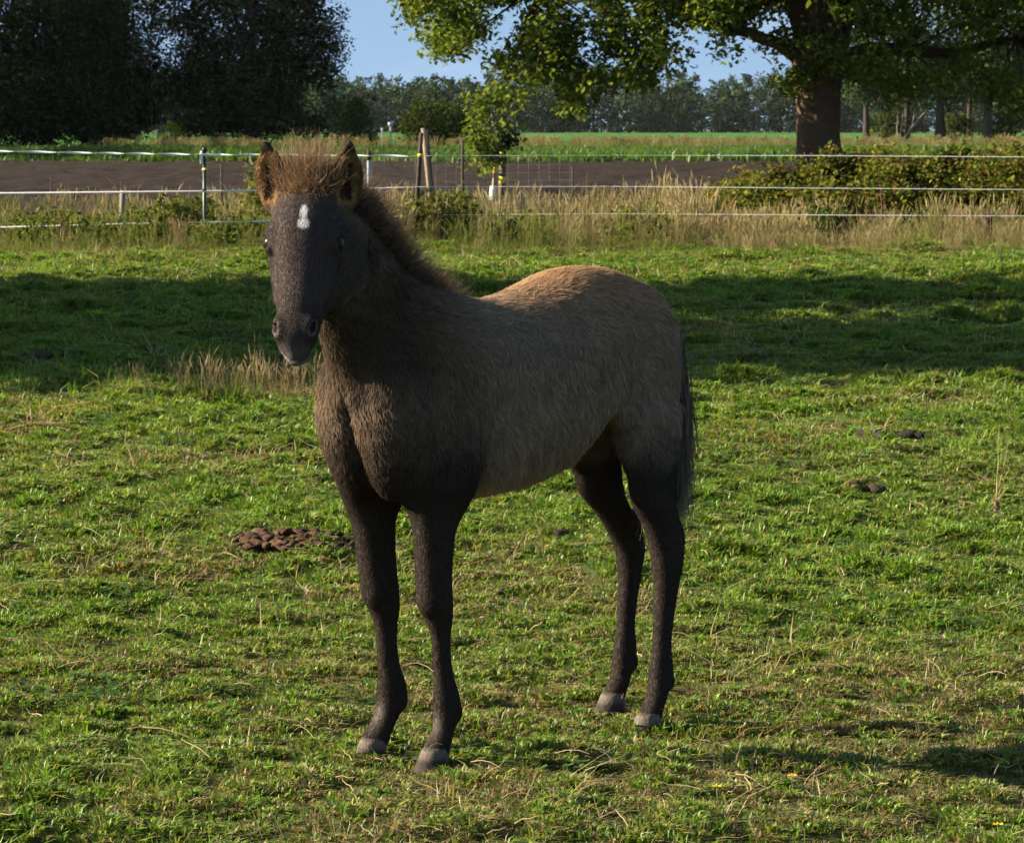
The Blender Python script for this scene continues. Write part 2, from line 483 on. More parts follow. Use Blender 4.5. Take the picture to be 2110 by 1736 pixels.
def turf(y0, y1, s):
    st = TILE * s
    for iy in range(int(round((y1 - y0) / st))):
        y = y0 + (iy + .5) * st
        nxh = int((0.14 * y + 1.2) / st) + 1
        for ix in range(-nxh, nxh + 1):
            x = ix * st + (0.5 * st if iy % 2 else 0)
            e = 0.12 * s
            sx_ = float(gz(x + e, y) - gz(x - e, y)) / (2 * e); sy_ = float(gz(x, y + e) - gz(x, y - e)) / (2 * e)
            N_ = Vector((-sx_, -sy_, 1)).normalized()
            q_ = Vector((0, 0, 1)).rotation_difference(N_).to_matrix() @ Matrix.Rotation(math.pi / 2 * rng.integers(4), 3, 'Z')
            TP.append((x, y, float(gz(x, y)))); TR.append(tuple(q_.to_euler('XYZ'))); TS.append(s)
            dv = 0.62 + 0.42 * float(vnoise(x * .9, y * .9, 41)) + 0.18 * float(vnoise(x * 2.1, y * 1.7, 42)) + rng.normal(0, .12) + 0.3 * min(max((y - 36) / 5, 0), 1) - 0.12 * min(max((y - 11) / 6, 0), 1) + 0.16 * min(max((9.2 - y) / 1.5, 0), 1)
            TI.append(int(np.clip(dv * 11, 0, 10)))
turf(5.6, 10.8, 1.0)
turf(10.8, 16.8, 1.25)
turf(16.8, 25.2, 1.6)
turf(25.2, 43.2, 2.25)
scatter('meadow_grass', TP, TR, TS, TI, tiles)

# taller tufts, clover and dry wisps between
def clover(r):
    g = Geo()
    for k in range(14):
        th = r.random() * 6.28; rr = 0.05 * math.sqrt(r.random())
        c = np.array([rr * math.cos(th), rr * math.sin(th), r.uniform(0.012, 0.034)])
        col_ = np.array((0.055, 0.115, 0.022)) * r.uniform(0.7, 1.4)
        g.tube([c * (1, 1, 0), c], [0.0008, 0.0006], 3, col_)
        for a in range(3):
            a2 = a * 2.09 + th
            d = np.array([math.cos(a2), math.sin(a2), r.uniform(-0.1, 0.35)]); s = np.array([-math.sin(a2), math.cos(a2), 0])
            L = r.uniform(0.009, 0.015)
            g.add([c, c + d * L * .6 + s * L * .45, c + d * L, c + d * L * .6 - s * L * .45], quads=[[0, 1, 2, 3]], colr=col_)
    return g
near_t = [template('tuft', blades(18, 0.030, 0.02, 0.045, 0.0042, 0.7, G1), grass_mat),
          template('tuft', blades(18, 0.045, 0.02, 0.06, 0.0030, 1.3, DRY), grass_mat),
          template('tuft', blades(20, 0.040, 0.03, 0.065, 0.0046, 0.6, G1 + G2), grass_mat),
          template('clover', clover(rng), grass_mat)]
n = 5000
y = 5.8 + 36 * rng.random(n) ** 1.5; x = rng.uniform(-1, 1, n) * (0.14 * y + 0.8)
lush = vnoise(x * 1.3 + 9, y * 1.0, 43) + 0.4 * vnoise(x * 4, y * 3, 44)
dry = vnoise(x * 0.9, y * 0.9, 41) + 0.6 * vnoise(x * 3.1, y * 2.6, 42)
idx = np.where(lush > 0.35, np.where(y > 12, 2, 0), np.where(dry > 0.25, 1, np.where(vnoise(x * 2.2, y * 2.2, 45) > 0.2, 3, -1)))
idx = np.where((idx < 0) & (rng.random(n) < 0.2), rng.choice([0, 1, 2], n, p=[.5, .3, .2]), idx)
nearfoal = np.hypot((x - 0.05) / 0.55, (y - 7.9) / 0.5) < 1
k = (idx >= 0) & ~(nearfoal & (idx == 2))
x, y, idx = x[k], y[k], idx[k]; n = len(x)
scatter('grass_tufts', np.stack([x, y, gz(x, y)], 1), np.stack([rng.normal(0, .15, n), rng.normal(0, .15, n), rng.random(n) * 6.283], 1),
        rng.uniform(.7, 1.3, n) * (1 + np.clip((y - 9) / 14, 0, 1.3)), idx, near_t)

# loose dry straw on the grass
def straw(r, n):
    g = Geo()
    for k in range(n):
        L = r.uniform(0.03, 0.11); b_ = r.normal(0, 0.25)
        p = np.array([[-L / 2, 0, 0.0], [-L / 6, L * b_ * .12, 0.006], [L / 6, L * b_ * .1, 0.007], [L / 2, 0, r.uniform(0, 0.02)]])
        a = r.random() * 6.28
        M = np.array([[math.cos(a), -math.sin(a), 0], [math.sin(a), math.cos(a), 0], [0, 0, 1]])
        p = p @ M.T + np.array([r.normal(0, 0.03), r.normal(0, 0.03), 0.02])
        g.tube(p, np.array([1, .9, .8, .4]) * r.uniform(0.0006, 0.0011), 4, np.array((0.36, 0.28, 0.165)) * r.uniform(0.45, 1.15))
    return g
straw_mat = leaf_mat('straw', translucency=0.1, rough=0.6, spec=0.25, varied=True)
straw_t = [template('straw', straw(rng, k), straw_mat) for k in (1, 1, 2, 4)]
n = 1300
y = 5.8 + 12 * rng.random(n) ** 1.3; x = rng.uniform(-1, 1, n) * (0.14 * y + 0.6)
k = (vnoise(x * 0.9, y * 0.9, 41) + 0.6 * vnoise(x * 3.1, y * 2.6, 42) > 0.0) | (rng.random(n) < 0.4)
x, y = x[k], y[k]; n = len(x)
scatter('loose_straw', np.stack([x, y, gz(x, y) + rng.uniform(0.008, 0.03, n)], 1), np.stack([rng.normal(0, .15, n), rng.normal(0, .15, n), rng.random(n) * 6.28], 1),
        rng.uniform(0.6, 1.6, n), rng.choice(4, n, p=[.4, .35, .17, .08]), straw_t)

# tall dry grass along the fence and beyond
def tall_tuft(r, n, h0, h1, cols, heads=True, width=0.006):
    g = blades(int(n * 1.2), 0.10, h0 * 0.3, h0 * 0.9, width * 1.2, 0.6, cols, 0.6, r)
    for k in range(n):
        h = r.uniform(h0, h1); a = r.random() * 6.28; ln = abs(r.normal(0, 0.16)) + 0.03
        b = np.array([r.normal(0, .06), r.normal(0, .06), -0.02]); d = np.array([math.cos(a), math.sin(a), 0])
        p = np.array([b, b + d * h * ln * .25 + [0, 0, h * .5], b + d * h * ln * .6 + [0, 0, h * .8], b + d * h * ln * 1.1 + [0, 0, h]])
        c = np.asarray(cols[r.integers(len(cols))]) * r.uniform(.7, 1.25)
        g.tube(p, np.array([.5, .45, .35, .2]) * width * 0.7, 3, c)
        if heads and r.random() < 0.75:
            t = p[3] - p[2]; t /= np.linalg.norm(t)
            q0 = p[3] - t * 0.04
            g.tube([q0, q0 + t * 0.04, q0 + t * 0.10, q0 + t * 0.15], np.array([.3, 1.3, 1.0, .2]) * width * 0.8, 4, c * 1.05)
    return g
tall_mat = leaf_mat('tall_grass', translucency=0.35, rough=0.6, spec=0.15, varied=True)
TD = [(0.31, 0.255, 0.135), (0.25, 0.20, 0.10), (0.36, 0.30, 0.175), (0.20, 0.175, 0.065)]
TG = [(0.13, 0.165, 0.04), (0.10, 0.145, 0.025), (0.22, 0.20, 0.08), (0.15, 0.18, 0.045)]
tall_t = [template('tall_tuft', tall_tuft(rng, 16, 0.35, 0.62, TD), tall_mat), template('tall_tuft', tall_tuft(rng, 14, 0.40, 0.75, TD), tall_mat),
          template('tall_tuft', tall_tuft(rng, 14, 0.28, 0.50, TG), tall_mat), template('tall_tuft', tall_tuft(rng, 10, 0.22, 0.40, TG, False, 0.009), tall_mat)]
P_, R_, S_, I_ = [], [], [], []
def strip(n, x0, x1, y0, y1, probs, s0, s1):
    x = rng.uniform(x0, x1, n); y = rng.uniform(y0, y1, n)
    k = vnoise(x * 0.8, y * 0.8, 51) > -0.55
    x, y = x[k], y[k]; n = len(x)
    P_.append(np.stack([x, y, gz(x, y)], 1)); R_.append(np.stack([rng.normal(0, .1, n), rng.normal(0, .1, n), rng.random(n) * 6.28], 1))
    S_.append(rng.uniform(s0, s1, n) * (1 + 0.25 * vnoise(x * 1.1, y, 52))); I_.append(rng.choice(4, n, p=probs))
strip(520, -1.6, 2.2, 40.0, 45.0, [.36, .16, .33, .15], 0.55, 1.0)      # pale grass behind the foal's neck
strip(330, 1.6, 3.2, 40.2, 43.4, [.40, .12, .33, .15], 0.40, 0.85)
strip(640, 2.6, 8.5, 40.0, 43.6, [.45, .08, .32, .15], 0.30, 0.85)      # in front of the brambles
strip(820, -9, -1.4, 39.6, 46.5, [.07, .03, .30, .60], 0.5, 0.95)      # weedy stretch on the left
strip(260, -9, -1.0, 46.5, 56, [.3, .2, .35, .15], 0.4, 0.75)
strip(420, 2.0, 8.0, 38.6, 40.6, [.5, .05, .25, .2], 0.28, 0.5)
strip(420, -7.5, 1.5, 38.0, 40.4, [.08, .0, .35, .57], 0.40, 0.75)
strip(330, -1.0, 9, 45, 57, [.40, .2, .25, .15], 0.45, 0.75)
strip(26, -1.60, -0.95, 18.0, 19.2, [.8, .2, 0, 0], 0.26, 0.42)          # pale tuft in the meadow
strip(22, -2.0, -1.15, 18.3, 19.6, [.5, .1, .4, 0], 0.2, 0.34)
scatter('tall_dry_grass', np.concatenate(P_), np.concatenate(R_), np.concatenate(S_), np.concatenate(I_), tall_t)

# rough grass on the verge beyond the ploughed strip
P_, R_, S_, I_ = [], [], [], []
def strip2(n, x0, x1, y0, y1, probs, s0, s1):
    x = rng.uniform(x0, x1, n); y = rng.uniform(y0, y1, n)
    P_.append(np.stack([x, y, np.full(n, 0.04)], 1)); R_.append(np.stack([np.zeros(n), np.zeros(n), rng.random(n) * 6.28], 1))
    S_.append(rng.uniform(s0, s1, n) * (1 + 0.35 * vnoise(x * 0.4, y * 0.4, 53))); I_.append(rng.choice(4, n, p=probs))
VG = [(0.06, 0.125, 0.018), (0.08, 0.15, 0.022), (0.05, 0.10, 0.016)]
verge_t = [template('verge_tuft', blades(40, 0.45, 0.12, 0.30, 0.035, 0.7, VG), grass_mat), template('verge_tuft', blades(40, 0.45, 0.10, 0.22, 0.035, 0.8, VG + G2[:1]), grass_mat),
           template('verge_tuft', tall_tuft(rng, 14, 0.35, 0.62, TD, True, 0.016), tall_mat), template('verge_tuft', tall_tuft(rng, 14, 0.30, 0.52, TD + TG, True, 0.018), tall_mat)]
strip2(9000, -30, 30, 132, 205, [.6, .4, 0, 0], 0.8, 1.5)
strip2(900, -30, 30, 131.5, 138, [.8, .2, 0, 0], 1.2, 2.2)
strip2(1500, -23, 36, 205, 245, [.1, .25, .25, .4], 0.8, 1.2)
strip2(800, 0, 40, 250, 300, [0, .3, .3, .4], 0.6, 1.0)
scatter('verge_grass', np.concatenate(P_), np.concatenate(R_), np.concatenate(S_), np.concatenate(I_), verge_t)
# ================================================================== trees and hedges
bark_mat = tint_mat('bark', rough=0.95, spec=0.08, noise=0.5, scale=5.0, bump=0.9, bump_scale=9.0)
leafm = leaf_mat('tree_leaf', translucency=0.32, rough=0.55, spec=0.25)
darkleaf = leaf_mat('dense_leaf', translucency=0.12, rough=0.6, spec=0.2)

def leaves(centres, spread, per, size, cols, flat=0.35, droop=0.15, r=None, lobed=False):
    """leaf clumps: each centre gets leaves strewn round it"""
    r = r or rng
    C0 = np.repeat(np.asarray(centres, float), per, 0)
    sp = np.repeat(np.broadcast_to(np.asarray(spread, float), (len(centres),)), per)
    n = len(C0)
    off = r.normal(0, 1, (n, 3)) * sp[:, None]; off[:, 2] *= 0.8
    c = C0 + off
    nrm = r.normal(0, 1, (n, 3)); nrm[:, 2] = np.abs(nrm[:, 2]) + flat
    nrm /= np.linalg.norm(nrm, axis=1)[:, None]
    d = r.normal(0, 1, (n, 3)); d[:, 2] -= droop * 3
    d -= nrm * (d * nrm).sum(1)[:, None]; d /= np.linalg.norm(d, axis=1)[:, None]
    s = np.cross(nrm, d)
    L = (size * r.uniform(0.6, 1.3, n))[:, None]
    ci = r.integers(0, len(cols), n)
    cl = np.asarray(cols, float)[ci] * r.uniform(0.7, 1.3, (n, 1))
    fold = nrm * L * r.uniform(-0.12, 0.2, (n, 1))
    if lobed:
        V = np.stack([c, c + d * L * .28 + s * L * .22 + fold * .5, c + d * L * .42 + s * L * .16, c + d * L * .66 + s * L * .34 + fold, c + d * L,
                      c + d * L * .66 - s * L * .34 + fold, c + d * L * .42 - s * L * .16, c + d * L * .28 - s * L * .22 + fold * .5], 1).reshape(-1, 3)
        k = np.arange(n)[:, None] * 8
        Q = np.concatenate([k + np.array([[0, 1, 2, 6]]), k + np.array([[0, 6, 6, 7]])[:, [0, 1, 3, 3]]]) if False else None
        T = np.concatenate([k + np.array([t]) for t in ([0, 1, 2], [0, 2, 6], [0, 6, 7], [2, 3, 4], [2, 4, 6], [4, 5, 6])])
        return V, T, None, np.repeat(cl, 8, 0)
    V = np.stack([c, c + d * L * .5 + s * L * .32 + fold, c + d * L, c + d * L * .5 - s * L * .32 + fold], 1).reshape(-1, 3)
    k = np.arange(n)[:, None] * 4
    T = np.concatenate([k + np.array([[0, 1, 2]]), k + np.array([[0, 2, 3]])])
    return V, T, None, np.repeat(cl, 4, 0)

def shell(blobs, m, r=None, inner=0.25):
    """clump centres in the outer part of ellipsoids (cx,cy,cz,rx,ry,rz)"""
    r = r or rng
    B = np.asarray(blobs, float)
    w = (B[:, 3] * B[:, 4] * B[:, 5]) ** (2 / 3); w /= w.sum()
    i = r.choice(len(B), m, p=w)
    d = r.normal(0, 1, (m, 3)); d /= np.linalg.norm(d, axis=1)[:, None]
    rad = 1 - inner * np.abs(r.normal(0, 1.0, m)); rad = np.clip(rad, 0.1, 1.1)
    return B[i, :3] + d * B[i, 3:] * rad[:, None]

def limb(g, a, b, r0, r1, sag=0.0, r=None, colr=(0.10, 0.075, 0.055), segs=7, wob=0.06, sides=8):
    r = r or rng
    a, b = np.asarray(a, float), np.asarray(b, float)
    t = np.linspace(0, 1, segs)[:, None]
    L = np.linalg.norm(b - a)
    p = a + (b - a) * t + np.array([0, 0, 1]) * (sag * L * np.sin(t * np.pi))
    p[1:-1] += r.normal(0, wob * L / segs * 1.5, (segs - 2, 3))
    g.tube(p, (r0 + (r1 - r0) * t[:, 0] ** 0.8), sides, colr)
    return p

def tree(name, label, pos, h, trunk_r, blobs, nclump, per, leaf, spread, cols, group=None, mat=None, bark=(0.085, 0.066, 0.05), seed=1, fork=0.35, cat='tree', limbs=10, core=0):
    r = np.random.default_rng(seed)
    root = thing(name, label, cat, pos, 0, group)
    g = Geo()
    zs = np.linspace(-0.1, h * 0.8, 9)
    p = np.stack([r.normal(0, .012 * h, 9).cumsum() * .35, r.normal(0, .012 * h, 9).cumsum() * .35, zs], 1); p[:2, :2] = 0
    rad = trunk_r * np.clip(1 - 0.85 * (zs / (h * 0.8)), 0.08, 1); rad[0] *= 1.35; rad[1] *= 1.05
    g.tube(p, rad, 10, bark)
    B = np.asarray(blobs, float)
    cs = shell(blobs, nclump, r)
    for k in range(limbs):
        e = cs[r.integers(len(cs))]
        z0 = min(max(e[2] * r.uniform(0.4, 0.75), h * fork * 0.6), h * 0.72)
        a = np.array([np.interp(z0, zs, p[:, 0]), np.interp(z0, zs, p[:, 1]), z0])
        limb(g, a, e, trunk_r * 0.42 * (1 - z0 / h), 0.02, 0.08, r, bark)
    link('trunk', g.mesh('trunk', True), root, bark_mat)
    V, T, Q, C = leaves(cs, spread, per, leaf, cols, r=r)
    if core:                                              # dense twigs and leaves inside the crown
        ci = shell(np.asarray(blobs, float) * np.array([1, 1, 1, .62, .62, .66]), core, r, 0.5)
        V2, T2, _, C2 = leaves(ci, spread * 1.1, 26, leaf * 1.8, cols, r=r)
        T = np.concatenate([T, T2 + len(V)]); V = np.concatenate([V, V2]); C = np.concatenate([C, C2])
    V[:, 2] = np.maximum(V[:, 2], 0.05)
    link('crown', mesh_np('crown', V, tris=T, cols=C), root, mat or leafm)
    return root

# ---- the old oak
OAK_Y = 70.0
OAKC = [(0.120, 0.165, 0.026), (0.090, 0.130, 0.020), (0.165, 0.195, 0.034), (0.060, 0.090, 0.016)]
oak_pos = Vector((5.57, OAK_Y, 0.0))
oak = thing('oak_tree', 'old spreading oak with a thick short trunk behind the bramble hedge', 'tree', oak_pos)
g = Geo()
BK = np.array((0.105, 0.070, 0.040))
zs = np.array([-0.2, 0.0, 0.3, 0.7, 1.1, 1.6, 2.0, 2.35, 2.75])
rs = np.array([0.60, 0.54, 0.45, 0.395, 0.375, 0.385, 0.41, 0.47, 0.44])
sides = 40
th = np.arange(sides) * 2 * np.pi / sides
tv = []
zf = np.linspace(-0.2, 2.75, 60); rf = np.interp(zf, zs, rs)
for z_, r_ in zip(zf, rf):                                       # ridged bark
    ridge = 1 + 0.045 * np.sin(th * 17 + 2.5 * np.sin(z_ * 2.1)) * (0.6 + 0.4 * np.sin(z_ * 9 + th * 3)) + 0.05 * vnoise(th * 3, z_ * 2 + 0 * th, 61) + 0.08 * np.cos(th * 3 + 1) * max(0, 0.7 - z_)
    tv.append(np.stack([r_ * ridge * np.cos(th) + 0.04 * math.sin(z_ * 1.3), r_ * ridge * np.sin(th), np.full(sides, z_)], 1))
tv = np.concatenate(tv)
kk = np.arange(sides); k2 = (kk + 1) % sides
tq = np.concatenate([np.stack([i * sides + kk, i * sides + k2, (i + 1) * sides + k2, (i + 1) * sides + kk], 1) for i in range(59)])
g.add(tv, quads=tq, colr=BK)
OL = lambda px, py, dy=0.0: np.array(at(px, py, OAK_Y + dy)) - np.array(oak_pos)
r_oak = np.random.default_rng(5)
main = [((-0.1, 0, 2.35), OL(1600, 88, -.2), 0.17, 0.12), (OL(1600, 88, -.2), OL(1465, 48, -.5), 0.12, 0.09), (OL(1465, 48, -.5), OL(1240, -25, -1.0), 0.09, 0.06), (OL(1240, -25, -1.0), OL(980, -10, -1.4), 0.06, 0.03),
        ((0.15, 0, 2.3), OL(1790, 100, .3), 0.20, 0.13), (OL(1790, 100, .3), OL(1960, 112, .8), 0.13, 0.10), (OL(1960, 112, .8), OL(2230, 60, 1.2), 0.10, 0.05),
        ((0, 0, 2.5), (-0.7, -0.4, 4.6), 0.36, 0.26), ((0.1, 0.1, 2.5), (0.9, 0.6, 5.0), 0.36, 0.25), ((-0.7, -0.4, 4.6), (-2.6, -1.6, 7.4), 0.26, 0.08), ((0.9, 0.6, 5.0), (2.8, 1.4, 8.2), 0.25, 0.08),
        ((0, 0.2, 2.6), (0.2, 3.0, 5.2), 0.25, 0.08), ((0, -0.2, 2.6), (-0.2, -2.8, 5.0), 0.25, 0.08), ((0.9, 0.6, 5.0), (0.2, 0.4, 9.2), 0.2, 0.06), ((-0.7, -0.4, 4.6), (-4.6, -.2, 5.6), 0.2, 0.06), ((.9, .6, 5.0), (5.2, .3, 5.8), 0.2, 0.06)]
for a, b, r0, r1 in main:
    limb(g, a, b, r0, r1, 0.03, r_oak, BK * 0.8)
low = [(850, 45), (880, 90), (920, 130), (940, 200), (965, 260), (1000, 335), (1030, 260), (1060, 190), (1100, 145), (1140, 170), (1170, 215), (1192, 262), (1215, 200), (1250, 160), (1290, 150), (1325, 205),
       (1350, 165), (1375, 115), (1420, 105), (1450, 80), (1500, 105), (1545, 125), (1590, 165), (1640, 195), (1675, 165), (1720, 140), (1760, 175), (1800, 160), (1850, 200), (1900, 150), (1960, 190), (2020, 210), (2110, 235), (2250, 240)]
lx, ly = np.array(low).T
cl = []
while len(cl) < 1250:
    x = r_oak.uniform(845, 2250)
    yl = np.interp(x, lx, ly)
    y = yl + 6 - (yl + 90) * r_oak.random() ** 1.15
    gap = (1385 < x < 1600) and (60 < y < 175) and r_oak.random() < 0.72
    if x < 960 and y > 40 + (x - 850) * 1.1 and r_oak.random() < 0.6: gap = True
    hole = vnoise(np.array([x / 55.0]), np.array([y / 42.0]), 71)[0] < (-0.04 if x < 1400 else -0.2)
    if x > 1735 and r_oak.random() < 0.3: gap = True
    if 935 < x < 1065 and y > 170 and r_oak.random() < 0.5: gap = True
    if gap or (hole and y > 0): continue
    dy = r_oak.normal(0, 1.0) - (0.9 if x < 1500 else 0)
    q_ = np.array(at(x, y, OAK_Y + dy)) - np.array(oak_pos)
    if q_[0] < -0.4 and abs(q_[1]) < 0.9 and abs(q_[2] - (1.75 - 0.49 * q_[0])) < 0.55 and r_oak.random() < 0.8: continue  # clumps left out here too, so sun reaches the trunk
    cl.append(np.array(at(x, y, OAK_Y + dy)) - np.array(oak_pos))
cl = np.array(cl)
for e in cl[r_oak.choice(len(cl), 150, False)]:                   # twigs into the foliage
    src = [m_ for m_ in main]
    ends = np.array([(np.asarray(m_[0], float) + np.asarray(m_[1], float)) / 2 for m_ in src])
    a = ends[np.argmin(np.linalg.norm(ends - e, axis=1))]
    limb(g, a, e, 0.035, 0.008, 0.04, r_oak, BK * 0.6, 5, 0.1, 5)
link('trunk', g.mesh('trunk', True), oak, bark_mat)
V1, T1, _, C1 = leaves(cl, 0.15, 36, 0.115, OAKC, r=r_oak, lobed=True, droop=0.35)
up = shell([(0, 0, 6.2, 6.2, 5.0, 3.6), (-3.2, -.5, 5.0, 3.6, 3.4, 1.9), (3.6, .3, 5.0, 4.0, 3.6, 2.0), (0, 0, 4.8, 5.0, 4.5, 1.6)], 600, r_oak, 0.35)
up = up[up[:, 2] > 3.9]
up = up[~((up[:, 0] < 0) & (np.abs(up[:, 1]) < 1.3) & (np.abs(up[:, 2] - (1.75 - 0.49 * up[:, 0])) < 0.75))]      # crown opened along the sun's path to light the trunk
V2, T2, _, C2 = leaves(up, 0.30, 24, 0.20, OAKC, r=r_oak)
link('crown', mesh_np('crown', np.concatenate([V1, V2]), tris=np.concatenate([T1, T2 + len(V1)]), cols=np.concatenate([C1, C2])), oak, leafm)

# ---- dark trees on the left
DK = [(0.016, 0.026, 0.009), (0.022, 0.034, 0.010), (0.012, 0.020, 0.008), (0.034, 0.042, 0.012)]  # shade from the wood farther left put into the leaf colours
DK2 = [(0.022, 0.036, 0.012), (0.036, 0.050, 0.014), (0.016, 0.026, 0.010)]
BL = [(0.045, 0.075, 0.045), (0.055, 0.085, 0.050), (0.035, 0.060, 0.036)]
GRPL = 'dark trees on the left beyond the field'
def base(px, Y): v = at(px, 300, Y); return (v.x, Y, 0.0)
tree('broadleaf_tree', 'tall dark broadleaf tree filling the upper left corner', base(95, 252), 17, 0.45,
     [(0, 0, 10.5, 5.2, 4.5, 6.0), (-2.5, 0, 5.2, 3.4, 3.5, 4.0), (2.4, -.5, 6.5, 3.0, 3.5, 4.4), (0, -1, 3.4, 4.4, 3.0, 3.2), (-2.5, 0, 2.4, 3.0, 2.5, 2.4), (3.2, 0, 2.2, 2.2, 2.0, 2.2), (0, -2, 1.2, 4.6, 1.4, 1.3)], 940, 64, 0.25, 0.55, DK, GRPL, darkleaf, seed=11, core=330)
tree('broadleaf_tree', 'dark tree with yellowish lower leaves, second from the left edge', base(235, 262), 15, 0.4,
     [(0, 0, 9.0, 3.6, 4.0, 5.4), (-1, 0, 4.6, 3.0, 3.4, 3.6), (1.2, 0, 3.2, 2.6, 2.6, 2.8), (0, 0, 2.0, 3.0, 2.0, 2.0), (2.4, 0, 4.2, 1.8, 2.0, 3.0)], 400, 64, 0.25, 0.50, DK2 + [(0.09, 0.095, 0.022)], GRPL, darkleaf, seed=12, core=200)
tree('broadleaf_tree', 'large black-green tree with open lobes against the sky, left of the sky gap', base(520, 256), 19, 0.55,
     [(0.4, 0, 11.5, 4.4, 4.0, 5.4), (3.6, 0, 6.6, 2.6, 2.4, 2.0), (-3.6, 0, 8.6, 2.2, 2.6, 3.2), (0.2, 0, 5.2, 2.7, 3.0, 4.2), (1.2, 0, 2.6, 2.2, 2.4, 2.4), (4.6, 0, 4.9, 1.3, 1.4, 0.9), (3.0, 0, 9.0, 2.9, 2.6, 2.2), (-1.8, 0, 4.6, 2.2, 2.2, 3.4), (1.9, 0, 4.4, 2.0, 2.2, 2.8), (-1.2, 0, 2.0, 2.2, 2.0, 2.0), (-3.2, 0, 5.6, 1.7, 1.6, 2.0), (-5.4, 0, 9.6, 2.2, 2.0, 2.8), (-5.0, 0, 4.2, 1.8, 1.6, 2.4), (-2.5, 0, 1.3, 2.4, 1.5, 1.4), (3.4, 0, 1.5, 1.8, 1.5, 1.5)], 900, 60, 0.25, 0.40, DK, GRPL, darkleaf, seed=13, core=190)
tree('young_tree', 'low blue-green tree under the dark trees beside a yellow shrub', base(390, 258), 4.6, 0.14,
     [(0, 0, 2.6, 1.5, 1.5, 1.9)], 70, 30, 0.28, 0.35, BL, GRPL, leafm, seed=14)
tree('young_tree', 'blue-green leafy tree at the right foot of the dark trees', base(648, 300), 6.5, 0.2,
     [(0, 0, 3.6, 2.5, 2.2, 2.6), (1.2, 0, 2.2, 1.6, 1.6, 1.6)], 120, 30, 0.32, 0.45, BL, GRPL, leafm, seed=15)
tree('shrub', 'small yellow-green shrub in front of the dark trees', base(352, 236), 1.5, 0.05,
     [(0, 0, 0.75, 0.75, 0.6, 0.75)], 40, 26, 0.16, 0.2, [(0.16, 0.16, 0.025), (0.20, 0.19, 0.03)], None, leafm, seed=16, cat='shrub', limbs=5)
# off to the left, outside the picture: the trees whose shade lies on the left of the verge and on the meadow
for k, (x, Y, hh_, rr_, lab) in enumerate([
        (-44, 262, 19, 6.0, 'tall tree just beyond the left edge behind the corner tree'), (-56, 250, 22, 7, 'tallest tree of the wood edge, outermost on the left'),
        (-41, 240, 18, 5.5, 'dark tree beyond the left edge, first after the corner tree'), (-36, 186, 16, 5.5, 'verge tree beyond the left edge, third from the ploughed strip'),
        (-38, 168, 16, 5.5, 'verge tree beyond the left edge, second from the ploughed strip'), (-34, 150, 15, 5, 'verge tree beyond the left edge nearest the picture'),
        (-37, 139, 14, 4.5, 'verge tree at the end of the ploughed strip, beyond the left edge'), (-47, 205, 20, 6, 'tall verge tree beyond the left edge, farthest from the ploughed strip')]):
    tree('broadleaf_tree', lab, (x, Y, 0), hh_, 0.4,
         [(0, 0, hh_ * .58, rr_, rr_, hh_ * .42), (0, 0, hh_ * .3, rr_ * .8, rr_ * .8, hh_ * .28)], 260, 26, 0.7, 1.0, DK, 'trees beyond the left edge', darkleaf, seed=30 + k)
for k, (x, Y, hh_, rr_, lab) in enumerate([(-13.5, 23.4, 10.5, 3.5, 'meadow tree beyond the left edge, middle of three'), (-14.5, 29.3, 11.0, 3.2, 'meadow tree beyond the left edge, farthest of three'), (-12.5, 22.2, 8.5, 2.2, 'small meadow tree beyond the left edge, nearest of three')]):
    tree('meadow_tree', lab, (x, Y, 0), hh_, 0.3,
         [(0, 0, hh_ * .62, rr_ * .8, rr_ * .8, hh_ * .36), (.6, rr_ * .55, hh_ * .45, rr_ * .5, rr_ * .55, hh_ * .2), (-.5, -rr_ * .5, hh_ * .5, rr_ * .5, rr_ * .6, hh_ * .22), (1, -.3, hh_ * .32, rr_ * .7, rr_ * .8, hh_ * .2), (0, rr_ * .3, hh_ * .8, rr_ * .5, rr_ * .5, hh_ * .2)], 460, 26, 0.32, 0.40, OAKC, 'trees shading the meadow', leafm, seed=50 + k)

# ---- conifers and yew in the middle distance
def conifer(name, label, pos, h, r0, cols, seed):
    r = np.random.default_rng(seed)
    root = thing(name, label, 'tree', pos)
    g = Geo(); g.tube([[0, 0, -.1], [0, 0, h * .5], [0, 0, h]], [0.12, 0.08, 0.02], 8, (0.07, 0.05, 0.04))
    cs = []
    for k in range(240):
        z = h * r.random() ** 1.2; rad = r0 * (1 - z / h) ** 0.8 * r.uniform(0.5, 1.05); a = r.random() * 6.28
        cs.append((rad * math.cos(a), rad * math.sin(a), z + 0.1))
        if k % 6 == 0: limb(g, (0, 0, z + 0.2), cs[-1], 0.025, 0.008, 0, r, (0.07, 0.05, 0.04), 4, 0.03, 5)
    link('trunk', g.mesh('trunk', True), root, bark_mat)
    V, T, Q, C = leaves(np.array(cs), 0.2, 22, 0.22, cols, r=r, droop=0.3)
    V[:, 2] = np.maximum(V[:, 2], 0.03)
    link('crown', mesh_np('crown', V, tris=T, cols=C), root, leafm)
conifer('young_conifer', 'young green conifer right of the dark trees, under the sky gap', base(735, 238), 2.9, 1.5, [(0.045, 0.085, 0.022), (0.06, 0.10, 0.028)], 21)
tree('yew_bush', 'rounded dark yew bush behind the leaning posts', base(905, 225), 3.0, 0.12,
     [(0, 0, 1.6, 2.1, 1.6, 1.35), (-0.9, -.2, 1.5, 1.4, 1.2, 1.2), (0.9, 0, 1.2, 1.4, 1.3, 1.1)], 230, 34, 0.17, 0.22, [(0.045, 0.062, 0.014), (0.062, 0.078, 0.016), (0.030, 0.042, 0.012)], None, darkleaf, seed=22, limbs=6, cat='bush')

